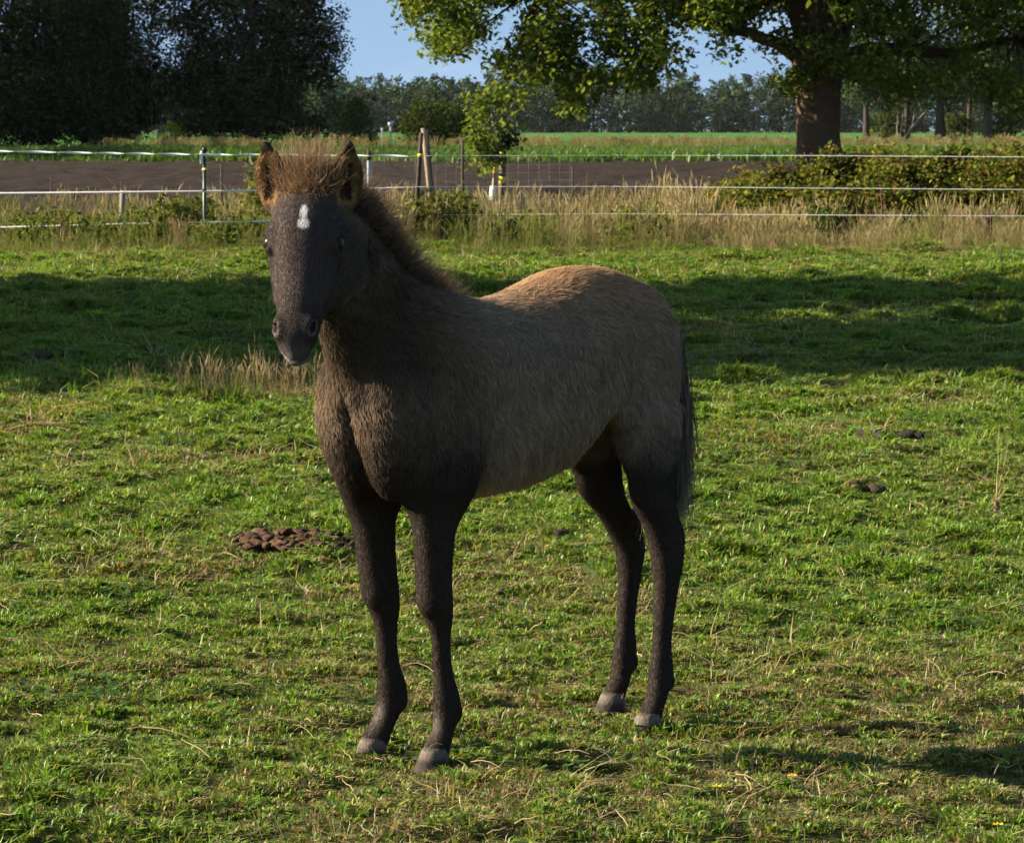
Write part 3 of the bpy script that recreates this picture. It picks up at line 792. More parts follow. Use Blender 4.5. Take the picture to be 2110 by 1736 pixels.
# ---- wood on the right, behind the oak
RW = [(0.036, 0.056, 0.018), (0.050, 0.072, 0.024), (0.030, 0.044, 0.016), (0.066, 0.080, 0.024)]
rw = [(1785, 300, 13, .28, 'slim dark tree just right of the oak trunk', BL + RW), (1868, 318, 14, .30, 'tree behind the fallen dead branch', RW),
      (1937, 300, 15, .42, 'pine-like tree with a thick pale trunk right of the dead branch', RW + BL[:1]), (1998, 312, 14, .26, 'slender tree in the right wood beside the thick trunk', RW),
      (2034, 298, 15, .38, 'dark tree near the right edge of the wood', RW), (2078, 306, 15, .30, 'leafy tree at the right end of the wood', RW), (2135, 300, 16, .4, 'tree at the far right edge of the picture', RW), (1820, 340, 12, .28, 'tree deep in the right wood behind the slim one', RW)]
for k, (px, Y, h, tr_, lab, cols_) in enumerate(rw):
    s_ = 1.0
    tree('woodland_tree', lab, base(px, Y), h, tr_, [(0, 0, h * .62, 2.6, 2.6, h * .36), (0.8, 0, h * .36, 2.0, 2.2, h * .16), (-.9, -.3, h * .42, 1.8, 2.0, h * .16)], 150, 30, 0.36, 0.5, cols_, 'trees of the right wood', darkleaf,
         bark=(0.055, 0.043, 0.035), seed=70 + k)
for k, (px, Y, h, lab) in enumerate([(1835, 306, 2.6, 'pale green bush under the right wood beside the dead branch'), (1975, 304, 2.2, 'low bush between the trunks of the right wood'), (2060, 302, 2.6, 'dark bush at the foot of the right wood')]):
    tree('bush', lab, base(px, Y), h, 0.06, [(0, 0, h * .5, h * .55, h * .5, h * .5)], 50, 26, 0.28, 0.3, RW + [(0.08, 0.095, 0.025)], 'bushes under the right wood', leafm, seed=90 + k, cat='bush', limbs=4)
dead = thing('dead_branch', 'bare pale dead branch leaning in front of the right wood', 'branch', base(1858, 296))
g = Geo()
dl = lambda px, py: np.array(at(px, py, 296)) - np.array(dead.location)
limb(g, (-.1, 0, 0), dl(1905, 232), 0.12, 0.04, 0.02, None, (0.20, 0.165, 0.13), 7, 0.04, 7)
limb(g, (-.4, 0, 0), dl(1850, 238), 0.09, 0.03, 0.0, None, (0.20, 0.165, 0.13), 6, 0.04, 7)
limb(g, (-.2, 0, 0), dl(1860, 236), 0.08, 0.03, 0.0, None, (0.20, 0.165, 0.13), 6, 0.04, 7)
limb(g, dl(1880, 254), dl(1884, 234), 0.05, 0.02, 0.0, None, (0.28, 0.23, 0.19), 5, 0.04, 6)
link('limb', g.mesh('limb', True), dead, bark_mat)

# ---- far forest
r = np.random.default_rng(99)
cs, sp = [], []
FV, FT, FC, off = [], [], [], 0
FCOL = [(0.034, 0.058, 0.026), (0.044, 0.068, 0.028), (0.026, 0.046, 0.024), (0.056, 0.074, 0.028)]
g = Geo()
for k in range(540):
    x = r.uniform(-100, 140); Y = 800 + 60 * r.random() ** 1.2 + 0.05 * x
    h = r.uniform(8.6, 13.6) * (1 + 0.13 * vnoise(np.array([x / 22]), np.array([3.0]), 77)[0]) * (1 + (Y - 800) / 800)
    w = r.uniform(1.5, 2.9)
    m_ = 32
    d = r.normal(0, 1, (m_, 3)); d /= np.linalg.norm(d, axis=1)[:, None]
    z = h * (0.5 + 0.46 * d[:, 2]); taper = np.where(z > h * 0.62, np.clip(1 - (z - h * .62) / (h * .46), 0.15, 1), 1.0)
    c = np.stack([x + d[:, 0] * w * taper, Y + d[:, 1] * w * taper, z], 1)
    tint = r.uniform(0.7, 1.35)
    V, T, _, C = leaves(c, 0.36, 12, 0.70, FCOL, r=r)
    V[:, 2] = np.maximum(V[:, 2], 0.1)
    FV.append(V); FT.append(T + off); FC.append(C * tint); off += len(V)
    if k % 2 == 0:
        tv, tq = tube([[x, Y, 0], [x, Y, h * .5], [x, Y, h * .9]], [0.2, 0.15, 0.05], 5)
        t3 = np.concatenate([tq[:, [0, 1, 2]], tq[:, [0, 2, 3]]])
        FV.append(tv); FT.append(t3 + off); FC.append(np.tile(np.array([0.08, 0.065, 0.055]), (len(tv), 1))); off += len(tv)
ff = link('far_forest', mesh_np('far_forest', np.concatenate(FV), tris=np.concatenate(FT), cols=np.concatenate(FC)), None, darkleaf, 'stuff')
ff['label'] = 'distant pine and broadleaf forest along the horizon'
ff['category'] = 'forest'

# ---- bramble hedge
hed = thing('bramble_hedge', 'tangled bramble hedge with green, yellow and orange leaves behind the fence', 'hedge', (4.5, 45.2, 0))
r = np.random.default_rng(41)
hx = np.array([1290, 1360, 1430, 1480, 1540, 1620, 1680, 1740, 1790, 1830, 1880, 1950, 2010, 2060, 2110, 2250]); hy = np.array([480, 448, 420, 398, 384, 372, 362, 345, 310, 330, 352, 342, 326, 345, 338, 336])
cs = []
while len(cs) < 1900:
    px = r.uniform(1290, 2260); Y = 44.6 + r.normal(0, 0.7)
    top = np.interp(px, hx, hy) + 10 * vnoise(np.array([px / 20.0]), np.array([Y * 2.0]), 82)[0] + 26 * vnoise(np.array([px / 62.0]), np.array([Y * 0.8]), 83)[0]
    py = top + (505 - top) * r.random() ** 1.1 * 0.97
    if vnoise(np.array([px / 40.]), np.array([py / 30.]), 81)[0] < -0.18: continue
    p = at(px, py, 45.0)
    cs.append((p.x, Y, max(p.z - 0.0, 0.06)))
cs = np.array(cs) - np.array((4.5, 45.2, 0))
HC = [(0.090, 0.120, 0.020), (0.060, 0.088, 0.016), (0.150, 0.160, 0.026), (0.125, 0.140, 0.023), (0.17, 0.170, 0.030), (0.14, 0.10, 0.026), (0.085, 0.11, 0.02), (0.10, 0.115, 0.022), (0.05, 0.075, 0.016), (0.14, 0.09, 0.035), (0.06, 0.085, 0.018), (0.10, 0.068, 0.03)]
canes = []                                                      # arching shoots above the mass
for k in range(46):
    px = r.uniform(1500, 2250); p0 = np.array(at(px, np.interp(px, hx, hy) + 25, 44.6)) - np.array((4.5, 45.2, 0))
    dx_ = r.normal(0, .25); up2 = r.uniform(.05, .30)
    for t_ in np.linspace(0, 1, 6):
        canes.append(p0 + np.array([dx_ * t_, r.normal(0, .03), up2 * math.sin(t_ * 2.2)]))
cs = np.concatenate([cs, np.array(canes)])
V, T, Q, C = leaves(cs, np.r_[np.full(len(cs) - len(canes), 0.10), np.full(len(canes), 0.045)], 32, 0.066, HC, r=r)
V[:, 2] = np.maximum(V[:, 2], 0.02)
link('foliage', mesh_np('foliage', V, tris=T, cols=C), hed, leafm, 'stuff')
g = Geo()
for k in range(170):
    e = cs[r.integers(len(cs))]
    a = np.array([e[0] + r.normal(0, .35), e[1] + r.normal(0, .2), 0.0])
    limb(g, a, e + np.array([0, 0, 0.05]), 0.009, 0.004, 0.12, r, np.array((0.13, 0.075, 0.05)) * r.uniform(.7, 1.4), 6, 0.05, 5)
link('stems', g.mesh('stems', True), hed, bark_mat, 'stuff')

def weed(name, label, px, Y, w, h, nclump, cols, seed, leaf=0.06, group=None):
    r = np.random.default_rng(seed)
    v = at(px, 480, Y); z0 = float(gz(v.x, Y))
    root = thing(name, label, 'plant', (v.x, Y, z0), 0, group)
    cs = np.stack([r.normal(0, w * .42, nclump), r.normal(0, .25, nclump), h * r.random(nclump) ** 0.8], 1)
    cs[:, 2] *= np.clip(1.15 - (np.abs(cs[:, 0]) / w) ** 2, 0.2, 1); cs[:, 2] += 0.04
    V, T, Q, C = leaves(cs, 0.055, 18, leaf, cols, r=r); V[:, 2] = np.maximum(V[:, 2], 0.01)
    link('foliage', mesh_np('foliage', V, tris=T, cols=C), root, leafm, 'stuff')
    g = Geo()
    for e in cs[::2]:
        limb(g, (e[0] * .7, e[1] * .7, -.02), e, 0.006, 0.003, 0, r, (0.10, 0.11, 0.035), 5, 0.04, 5)
    link('stems', g.mesh('stems', True), root, bark_mat, 'stuff')
NG = [(0.070, 0.100, 0.022), (0.095, 0.120, 0.028), (0.050, 0.072, 0.018), (0.13, 0.135, 0.035)]
weed('nettle_clump', 'dark green nettle clump right of the foal\'s neck below the leaning posts', 905, 40.8, 0.62, 0.52, 140, NG + [(0.04, 0.058, 0.016)], 61)
weed('weed_clump', 'leafy green weed clump below the green fence post', 400, 41.2, 0.55, 0.40, 80, NG, 62)
weed('weed_clump', 'bushy weed clump midway between left edge and green post', 300, 41.0, 0.45, 0.36, 70, NG, 63)
weed('weed_clump', 'low weed clump at the left edge under the fence', 60, 41.2, 0.5, 0.26, 55, NG, 64)
weed('weed_clump', 'upright yellow-green weed left of the foal\'s ear', 528, 42.0, 0.16, 0.75, 40, [(0.14, 0.15, 0.03), (0.11, 0.13, 0.028)], 65)
weed('weed_clump', 'wide green weed clump left of the grey wooden post', 180, 40.4, 0.5, 0.30, 60, NG, 68)
weed('weed_clump', 'low green weeds under the lowest tape right of the green post', 455, 40.0, 0.4, 0.24, 55, NG, 69)
weed('weed_clump', 'tall green weeds left of the green fence post', 350, 40.6, 0.3, 0.42, 60, NG, 70)
weed('weed_clump', 'spreading weeds at the far left below the middle tape', 115, 40.8, 0.45, 0.34, 60, NG, 71)
weed('weed_clump', 'greenish weeds in the dry grass right of the nettle clump', 1060, 41.2, 0.5, 0.30, 60, NG + [(0.16, 0.15, 0.05)], 72)
weed('weed_clump', 'yellow-green weeds in the dry grass left of the brambles', 1330, 41.2, 0.6, 0.34, 70, NG + [(0.18, 0.16, 0.05)], 73)
weed('weed_clump', 'green weed clump beside the foal\'s cheek', 495, 40.8, 0.35, 0.26, 55, NG, 66)
weed('weed_clump', 'dark leafy weed under the brambles near picture right centre', 1700, 41.8, 0.35, 0.36, 60, [(0.04, 0.07, 0.018), (0.06, 0.09, 0.02)], 67)
# ================================================================== fences, posts, signs
FY = 40.5
plast_white = plain_mat('white_tape', (0.80, 0.80, 0.76), rough=0.45, noise=0.08, scale=30, spec=0.4)
plast_green = plain_mat('dark_green_plastic', (0.012, 0.035, 0.028), rough=0.4, noise=0.2, scale=20, spec=0.4)
plast_black = plain_mat('black_plastic', (0.012, 0.012, 0.014), rough=0.4, spec=0.4)
plast_yellow = plain_mat('yellow_plastic', (0.75, 0.55, 0.05), rough=0.45, spec=0.4)
wood_pale = plain_mat('weathered_wood', (0.20, 0.145, 0.095), rough=0.85, noise=0.35, scale=14, bump=0.5)
wood_dark = plain_mat('dark_wood', (0.05, 0.036, 0.026), rough=0.9, noise=0.4, scale=14, bump=0.5)
wood_grey = plain_mat('grey_wood', (0.19, 0.17, 0.14), rough=0.9, noise=0.35, scale=14, bump=0.5)
wire_mat = plain_mat('zinc_wire', (0.35, 0.35, 0.34), rough=0.5, metallic=0.4, noise=0.2)
blue_grey = plain_mat('blue_grey_paint', (0.20, 0.25, 0.30), rough=0.7, noise=0.3)

def cyl(name, pts, rad, parent, mat, sides=10):
    v, q = tube(pts, rad, sides)
    n = len(v); m = len(pts)
    # close both ends
    tri = [(0, (k + 1) % sides, k) for k in range(1, sides - 1)]
    e = (m - 1) * sides
    tri = [(0, k + 1, k) for k in range(1, sides - 1)] + [(e, e + k, e + k + 1) for k in range(1, sides - 1)]
    return link(name, mesh_np(name, v, tris=np.array(tri), quads=q, smooth=False), parent, mat)

fence = thing('electric_fence', 'electric paddock fence with white tapes and a dark green plastic post', 'fence', (0, FY, 0))
def fl(px, py, dY=0.0): return np.array(at(px, py, FY + dY)) - np.array((0, FY, 0))
# the dark green post
b = fl(421, 318); zt = b[2]
p = cyl('post', [(b[0], 0, -0.2), (b[0], 0, 0.2), (b[0], 0, zt + 0.03)], [0.022, 0.021, 0.019], fence, plast_green, 8)
cyl('cap', [(b[0], 0, zt + 0.028), (b[0], 0, zt + 0.034), (b[0] + .004, 0, zt + 0.075)], [0.020, 0.030, 0.024], p, plast_black, 10)
cyl('insulator', [(b[0] - .032, -.02, zt - 0.10), (b[0] - .032, -.024, zt - .02), (b[0] - .028, -.02, zt + 0.035)], [0.010, 0.017, 0.012], p, plast_white, 8)
zi = fl(421, 349)[2]
cyl('insulator', [(b[0] - .02, -.02, zi), (b[0] + .03, -.04, zi + .004)], [0.012, 0.010], p, plast_yellow, 8)
for py in (392, 458):
    zi = fl(421, py)[2]
    cyl('insulator', [(b[0] - .01, -.02, zi - .01), (b[0] - .01, -.035, zi + .01)], [0.012, 0.012], p, plast_black, 8)
# the dark leaning corner post
t = fl(868, 274); bb = fl(856, 470)
lean = [(bb[0] - .02, 0, -0.25), (bb[0], 0, bb[2]), ((bb[0] + t[0]) / 2, 0, (bb[2] + t[2]) / 2), (t[0], 0, t[2])]
p2 = cyl('post', lean, [0.030, 0.028, 0.026, 0.022], fence, wood_dark, 9)
c = fl(865, 321)
cyl('insulator', [c + (-.02, -.03, 0), c + (.03, -.03, .005)], [0.020, 0.016], p2, plast_yellow, 8)
# a plain post off to the left and one to the right
for px in (-150, 2330):
    bx = fl(px, 318)
    cyl('post', [(bx[0], 0, -0.2), (bx[0], 0, 0.3), (bx[0], 0, 1.08)], [0.022, 0.021, 0.019], fence, plast_green, 8)
bx = fl(2036, 440)
cyl('post', [(bx[0], .05, -0.2), (bx[0], .05, 0.2), (bx[0] + .01, .05, bx[2])], [0.055, 0.052, 0.048], fence, plain_mat('red_brown_wood', (0.050, 0.024, 0.015), rough=0.9, noise=0.4), 10)

def tape(name, px_pts, width, twist, parent=fence, thick=0.0015, steps=260):
    """flat tape that twists along its length"""
    P = np.array([fl(*q) for q in px_pts]); P[:, 1] = -0.03
    d = np.r_[0, np.cumsum(np.linalg.norm(np.diff(P, axis=0), axis=1))]
    s = np.linspace(0, d[-1], steps)
    C = np.stack([np.interp(s, d, P[:, k]) for k in range(3)], 1)
    a = twist(s)
    u_ = np.stack([0 * s, np.sin(a), np.cos(a)], 1); v_ = np.stack([0 * s, np.cos(a), -np.sin(a)], 1)
    w = width / 2
    ring = [C + u_ * w + v_ * thick, C + u_ * w - v_ * thick, C - u_ * w - v_ * thick, C - u_ * w + v_ * thick]
    V = np.stack(ring, 1).reshape(-1, 3)
    k = np.arange(steps - 1)[:, None] * 4
    Q = np.concatenate([k + np.array([[i, (i + 1) % 4, (i + 1) % 4 + 4, i + 4]]) for i in range(4)])
    return link(name, mesh_np(name, V, quads=Q), parent, plast_white)
tape('tape', [(-150, 309), (0, 312), (210, 316), (421, 319), (640, 320), (865, 322)], 0.026, lambda s: s * 2 * np.pi / 0.76 + 0.5 * np.sin(s * 3), steps=400)
tape('tape', [(865, 321), (1300, 320), (1700, 321), (2330, 325)], 0.007, lambda s: 1.1 + 0.5 * np.sin(s * 0.9))
tape('tape', [(-150, 400), (0, 398), (421, 394), (640, 391), (862, 385)], 0.017, lambda s: 0.3 + 0.35 * np.sin(s * 1.3) + np.clip((s - 3.2), 0, 2) * 0.55)
tape('tape', [(862, 385), (1250, 384), (1700, 388), (2330, 392)], 0.007, lambda s: 0.9 + 0.5 * np.sin(s * 1.1))
tape('tape', [(-150, 471), (0, 468), (260, 461), (421, 458), (640, 454), (858, 444)], 0.017, lambda s: 0.4 + 0.6 * np.sin(s * 1.7))
tape('tape', [(858, 443), (1250, 440), (1700, 443), (2330, 446)], 0.007, lambda s: 0.9 + 0.5 * np.sin(s * 0.8))

# pale pole leaning beside the corner post
pole_y = 42.5
a0, a1 = at(889, 420, pole_y), at(872, 264, pole_y)
pole = thing('wooden_pole', 'pale peeled wooden pole leaning beside the dark corner post', 'pole', (a0.x, pole_y, 0))
o0 = np.array((a0.x, pole_y, 0))
cyl('shaft', [(0.012, 0, -0.2), np.array(a0) - o0, np.array(a1) - o0], [0.036, 0.034, 0.028], pole, wood_pale, 10)
a0, a1 = at(892, 420, 43.2), at(879, 268, 43.2)  # dark shaft added for the shaded side of the pale pole
pole = thing('wooden_pole', 'added thin dark pole standing for the shaded side of the pale one', 'pole', (a0.x, 43.2, 0))
o0 = np.array((a0.x, 43.2, 0))
cyl('shaft', [(0.012, 0, -0.2), np.array(a0) - o0, np.array(a1) - o0], [0.026, 0.025, 0.020], pole, wood_dark, 10)
gp = at(251, 392, 42.6)
gpo = thing('wooden_post', 'short grey wooden post among the weeds at left', 'post', (gp.x, 42.6, 0))
cyl('shaft', [(0, 0, -.2), (0, 0, .3), (0.01, 0, gp.z)], [0.034, 0.033, 0.030], gpo, wood_grey, 9)

# field fence with wire netting behind
NY = 55.5
net = thing('netting_fence', 'thin wire netting fence on slim posts along the ploughed strip', 'fence', (0, NY, 0))
nl = lambda px, py: np.array(at(px, py, NY)) - np.array((0, NY, 0))
for px, py, rr, mt in [(105, 362, .012, wood_dark), (456, 338, .016, wood_dark), (760, 312, .030, blue_grey), (953, 290, .022, wood_dark), (1180, 344, .014, wood_dark)]:
    b = nl(px, py)
    po = cyl('post', [(b[0], 0, -.2), (b[0], 0, .3), (b[0], 0, b[2])], [rr, rr, rr * .9], net, mt, 8)
    if mt is blue_grey:
        cyl('cap', [(b[0], 0, b[2] - .13), (b[0], 0, b[2] - .03), (b[0], 0, b[2] + .02)], [rr * 1.12, rr * 1.15, rr * .8], po, wood_dark, 8)
g = Geo()
x0, x1 = nl(770, 340)[0], nl(1180, 340)[0]
for z in np.linspace(0.08, 0.86, 8):
    xs = np.linspace(x0, x1, 40)
    g.tube(np.stack([xs, 0 * xs - .02, z + 0.012 * np.sin(xs * 1.4)], 1), np.full(40, 0.0012), 3)
for x in np.arange(x0, x1, 0.15):
    g.tube([[x, -.02, .06], [x, -.02, .87]], [0.0010, 0.0010], 3)
link('netting', g.mesh('netting'), net, wire_mat, 'stuff')

# young staked tree with a white guard
SY = 62.0
sp0 = at(1014, 415, SY)
st = thing('staked_sapling', 'young tree with a white trunk guard and a tuft of leaves beside a yellow-banded stake', 'tree', (sp0.x, SY, 0))
o0 = np.array((sp0.x, SY, 0)); sl = lambda px, py, dY=0: np.array(at(px, py, SY + dY)) - o0
g = Geo()
g.tube([sl(1012, 440), sl(1016, 400), sl(1020, 350), sl(1024, 310), sl(1018, 270), sl(1010, 215)], [0.035, 0.032, 0.028, 0.024, 0.018, 0.008], 8, (0.30, 0.25, 0.17))
for q in range(9):
    limb(g, sl(1020, 300 - q * 8), sl(np.random.default_rng(q).uniform(955, 1062), 285 - q * 10), 0.010, 0.004, 0.05, None, (0.12, 0.09, 0.06), 5, 0.05, 5)
link('trunk', g.mesh('trunk', True), st, bark_mat)
cyl('guard', [sl(1013, 424), sl(1015, 400), sl(1017, 384)], [0.058, 0.056, 0.055], st, plast_white, 12)
cyl('tie', [sl(1019, 358), sl(1021, 345), sl(1022, 336)], [0.032, 0.034, 0.032], st, plast_yellow, 10)
r = np.random.default_rng(8)
cs = [sl(r.normal(1004, 22), r.uniform(165, 290), r.normal(0, .25)) for _ in range(14)] + [sl(r.normal(1000, 9), r.uniform(285, 350), r.normal(0, .15)) for _ in range(16)] + [sl(r.normal(975, 12), r.uniform(190, 250), r.normal(0, .2)) for _ in range(4)]
V, T, Q, C = leaves(np.array(cs), 0.10, 18, 0.12, OAKC, r=r, droop=0.4, lobed=True)
link('crown', mesh_np('crown', V, tris=T, cols=C), st, leafm)
sk = at(1036, 410, SY + .3)
stk = thing('tree_stake', 'brown stake with yellow bands and a dark ragged top beside the sapling', 'stake', (sk.x, SY + .3, 0))
o0 = np.array((sk.x, SY + .3, 0)); kl = lambda px, py: np.array(at(px, py, SY + .3)) - o0
cyl('shaft', [(0, 0, -.2), kl(1034, 400), kl(1037, 300)], [0.06, 0.058, 0.055], stk, plain_mat('stake_wood', (0.12, 0.085, 0.045), rough=0.9, noise=0.4, scale=8), 10)
cyl('band', [kl(1036.4, 332), kl(1036.6, 322), kl(1037, 308)], [0.058, 0.061, 0.058], stk, plast_yellow, 10)
cyl('band', [kl(1034.8, 378), kl(1035, 370), kl(1035.2, 364)], [0.060, 0.063, 0.060], stk, plast_yellow, 10)
V, T, Q, C = leaves(np.array([kl(r.normal(1042, 16), r.normal(290, 7)) + (0, r.normal(0, .1), 0) for _ in range(26)]), 0.06, 16, 0.08, [(0.022, 0.035, 0.022), (0.035, 0.05, 0.03)], r=r)
link('ragged_top', mesh_np('ragged_top', V, tris=T, cols=C), stk, darkleaf, 'stuff')

# two small road signs far off
def sign(label, px, ytop, ybot, w, h, colr):
    Y = 232.0
    a_, b_ = at(px, ybot, Y), at(px, ytop, Y)
    s = thing('road_sign', label, 'sign', (a_.x, Y, 0), 0, 'road signs by the conifer')
    cyl('pole', [(0, 0, -.1), (0, 0, 1.0), (0, 0, b_.z)], [0.05, 0.05, 0.05], s, plain_mat('sign_pole', (0.25, 0.27, 0.3), rough=0.5, noise=.1), 8)
    v = np.array([(x, y, z) for y in (-.10, -.06) for x, z in ((-w, b_.z - h), (w, b_.z - h), (w, b_.z), (-w, b_.z))])
    q = np.array([(0, 1, 2, 3), (7, 6, 5, 4), (0, 4, 5, 1), (1, 5, 6, 2), (2, 6, 7, 3), (3, 7, 4, 0)])
    link('plate', mesh_np('plate', v, quads=q), s, plain_mat('sign_plate', colr, rough=0.5, noise=.05))
sign('narrow pale sign post, left of two by the conifer', 788, 264, 296, 0.09, 0.16, (0.34, 0.36, 0.38))
sign('bluish sign on a taller post, right of two by the conifer', 805, 252, 296, 0.16, 0.26, (0.26, 0.29, 0.40))
# ================================================================== the foal
FOAL_O = (0.025, 7.973, 0.0)
FOAL_A = math.atan2(-0.755, -0.657)          # heading: left and towards the camera
foal = thing('foal', 'young brown foal with dark legs and a small white forehead star, standing in the meadow', 'foal', FOAL_O, FOAL_A)

VOX = 0.005
GMIN = np.array([-0.62, -0.27, -0.01]); GMAX = np.array([0.98, 0.42, 1.34])
GN = np.ceil((GMAX - GMIN) / VOX).astype(int)
FIELD = np.full(GN, 1.0, np.float32)

def _block(lo, hi):
    i0 = np.clip(np.floor((lo - GMIN) / VOX).astype(int), 0, GN)
    i1 = np.clip(np.ceil((hi - GMIN) / VOX).astype(int) + 1, 0, GN)
    ax = [GMIN[k] + VOX * np.arange(i0[k], i1[k]) for k in range(3)]
    sl = tuple(slice(i0[k], i1[k]) for k in range(3))
    X, Y, Z = np.meshgrid(*ax, indexing='ij')
    return sl, X.astype(np.float32), Y.astype(np.float32), Z.astype(np.float32)

def smin(a, b, k):
    h = np.clip(0.5 + 0.5 * (b - a) / k, 0, 1)
    return b * (1 - h) + a * h - k * h * (1 - h)

def put(sl, f, k, cut=False):
    if cut:
        FIELD[sl] = -smin(-FIELD[sl], f, k)
    else:
        FIELD[sl] = smin(FIELD[sl], f, k)

def hermite(t, T, Vv):
    m = np.gradient(Vv, T)
    i = np.clip(np.searchsorted(T, t, side='right') - 1, 0, len(T) - 2)
    h = (T[1:] - T[:-1])[i]
    s = np.clip((t - T[i]) / h, 0, 1)
    s2, s3 = s * s, s * s * s
    return ((2 * s3 - 3 * s2 + 1) * Vv[i] + (s3 - 2 * s2 + s) * h * m[i]
            + (-2 * s3 + 3 * s2) * Vv[i + 1] + (s3 - s2) * h * m[i + 1])

def loft(p0, d, e1, e2, keys, k=0.03, n=2.0, cut=False):
    """surface through elliptic sections: key = (t, centre1, centre2, radius1, radius2)"""
    p0, d, e1, e2 = (np.asarray(a, float) for a in (p0, d, e1, e2))
    K = np.asarray(keys, float)
    pts = []
    for t, c1, c2, r1, r2 in K:
        r = max(r1, r2) + k + 0.02
        c = p0 + d * t + e1 * c1 + e2 * c2
        pts += [c - r, c + r]
    pts = np.array(pts)
    sl, X, Y, Z = _block(pts.min(0), pts.max(0))
    t = (X - p0[0]) * d[0] + (Y - p0[1]) * d[1] + (Z - p0[2]) * d[2]
    a = (X - p0[0]) * e1[0] + (Y - p0[1]) * e1[1] + (Z - p0[2]) * e1[2]
    b = (X - p0[0]) * e2[0] + (Y - p0[1]) * e2[1] + (Z - p0[2]) * e2[2]
    T = K[:, 0]
    tt = np.linspace(T[0], T[-1], 400)
    tab = [hermite(tt, T, K[:, j]) for j in range(1, 5)]
    tc = np.clip(t, T[0], T[-1])
    c1, c2, r1, r2 = (np.interp(tc, tt, q) for q in tab)
    r1 = np.maximum(r1, 0.004); r2 = np.maximum(r2, 0.004)
    g = (np.abs((a - c1) / r1) ** n + np.abs((b - c2) / r2) ** n) ** (1.0 / n)
    f = (g - 1) * np.minimum(r1, r2)
    over = np.maximum(T[0] - t, t - T[-1])
    f = np.where(over > 0, np.sqrt(np.maximum(f, 0) ** 2 + over ** 2) + np.minimum(f, 0), f)
    put(sl, f.astype(np.float32), k, cut)

def ball(c, r, k=0.03, axes=None, cut=False):
    """ellipsoid"""
    c = np.asarray(c, float); r = np.broadcast_to(np.asarray(r, float), (3,))
    m = r.max() + k + 0.02
    sl, X, Y, Z = _block(c - m, c + m)
    D = np.stack([X - c[0], Y - c[1], Z - c[2]], -1)
    if axes is not None:
        D = D @ np.asarray(axes, float).T.astype(np.float32)
    q = np.sqrt(((D / r) ** 2).sum(-1))
    q2 = np.sqrt(((D / r ** 2) ** 2).sum(-1))
    f = q * (q - 1) / np.maximum(q2, 1e-6)
    put(sl, f.astype(np.float32), k, cut)

EX, EY, EZ = np.eye(3)
# trunk: t runs from the tail to the chest along the body, e1 is up
loft((0, 0, 0), EX, EZ, EY, [
    (-0.425, 0.840, 0, 0.050, 0.045),
    (-0.400, 0.832, 0, 0.100, 0.074),
    (-0.345, 0.832, 0, 0.132, 0.100),
    (-0.270, 0.848, 0, 0.144, 0.118),
    (-0.190, 0.832, 0, 0.170, 0.128),
    (-0.100, 0.794, 0, 0.202, 0.146),
    (0.000, 0.764, 0, 0.202, 0.152),
    (0.100, 0.746, 0, 0.200, 0.148),
    (0.200, 0.742, 0, 0.202, 0.132),
    (0.300, 0.748, 0, 0.196, 0.118),
    (0.400, 0.756, 0, 0.160, 0.110),
    (0.470, 0.756, 0, 0.126, 0.098),
    (0.510, 0.758, 0, 0.088, 0.074),
    (0.535, 0.760, 0, 0.040, 0.036),
    (0.541, 0.760, 0, 0.012, 0.012)], k=0.02, n=2.15)
# neck: up and forward, bending a little to the foal's left
nd = np.array([0.61, 0.0, 0.79]); nd /= np.linalg.norm(nd)
ne1 = np.array([-nd[2], 0, nd[0]])
N0 = np.array([0.385, 0.0, 0.80])
loft(N0, nd, ne1, EY, [
    (-0.10, 0.010, 0, 0.185, 0.105),
    (0.00, 0.012, 0, 0.180, 0.100),
    (0.08, 0.010, 0.002, 0.152, 0.088),
    (0.16, 0.000, 0.008, 0.128, 0.074),
    (0.24, -0.006, 0.018, 0.108, 0.064),
    (0.32, -0.010, 0.028, 0.092, 0.058),
    (0.38, -0.012, 0.034, 0.076, 0.054),
    (0.42, -0.014, 0.036, 0.050, 0.044)], k=0.06, n=2.1)
# head
HB = math.radians(49.5)
hh = np.array([0.805, 0.593, 0.0]); hh /= np.linalg.norm(hh)
hd = math.cos(HB) * hh - math.sin(HB) * EZ            # poll to muzzle
he1 = math.sin(HB) * hh + math.cos(HB) * EZ           # out of the face
he2 = np.cross(hd, he1)                               # to the foal's right or left
if he2[1] < 0: he2 = -he2                             # make it the foal's left
H0 = np.array([0.676, 0.027, 1.162])
def hp(t, a, b): return H0 + hd * t + he1 * a + he2 * b
HAX = np.stack([hd, he1, he2])
loft(H0, hd, he1, he2, [
    (-0.030, -0.034, 0, 0.036, 0.036),
    (0.000, -0.030, 0, 0.066, 0.062),
    (0.040, -0.036, 0, 0.082, 0.071),
    (0.080, -0.041, 0, 0.087, 0.072),
    (0.125, -0.045, 0, 0.082, 0.064),
    (0.180, -0.044, 0, 0.065, 0.053),
    (0.235, -0.039, 0, 0.050, 0.043),
    (0.280, -0.036, 0, 0.043, 0.039),
    (0.318, -0.037, 0, 0.040, 0.037),
    (0.340, -0.040, 0, 0.031, 0.028),
    (0.353, -0.042, 0, 0.016, 0.014)], k=0.025, n=2.35)
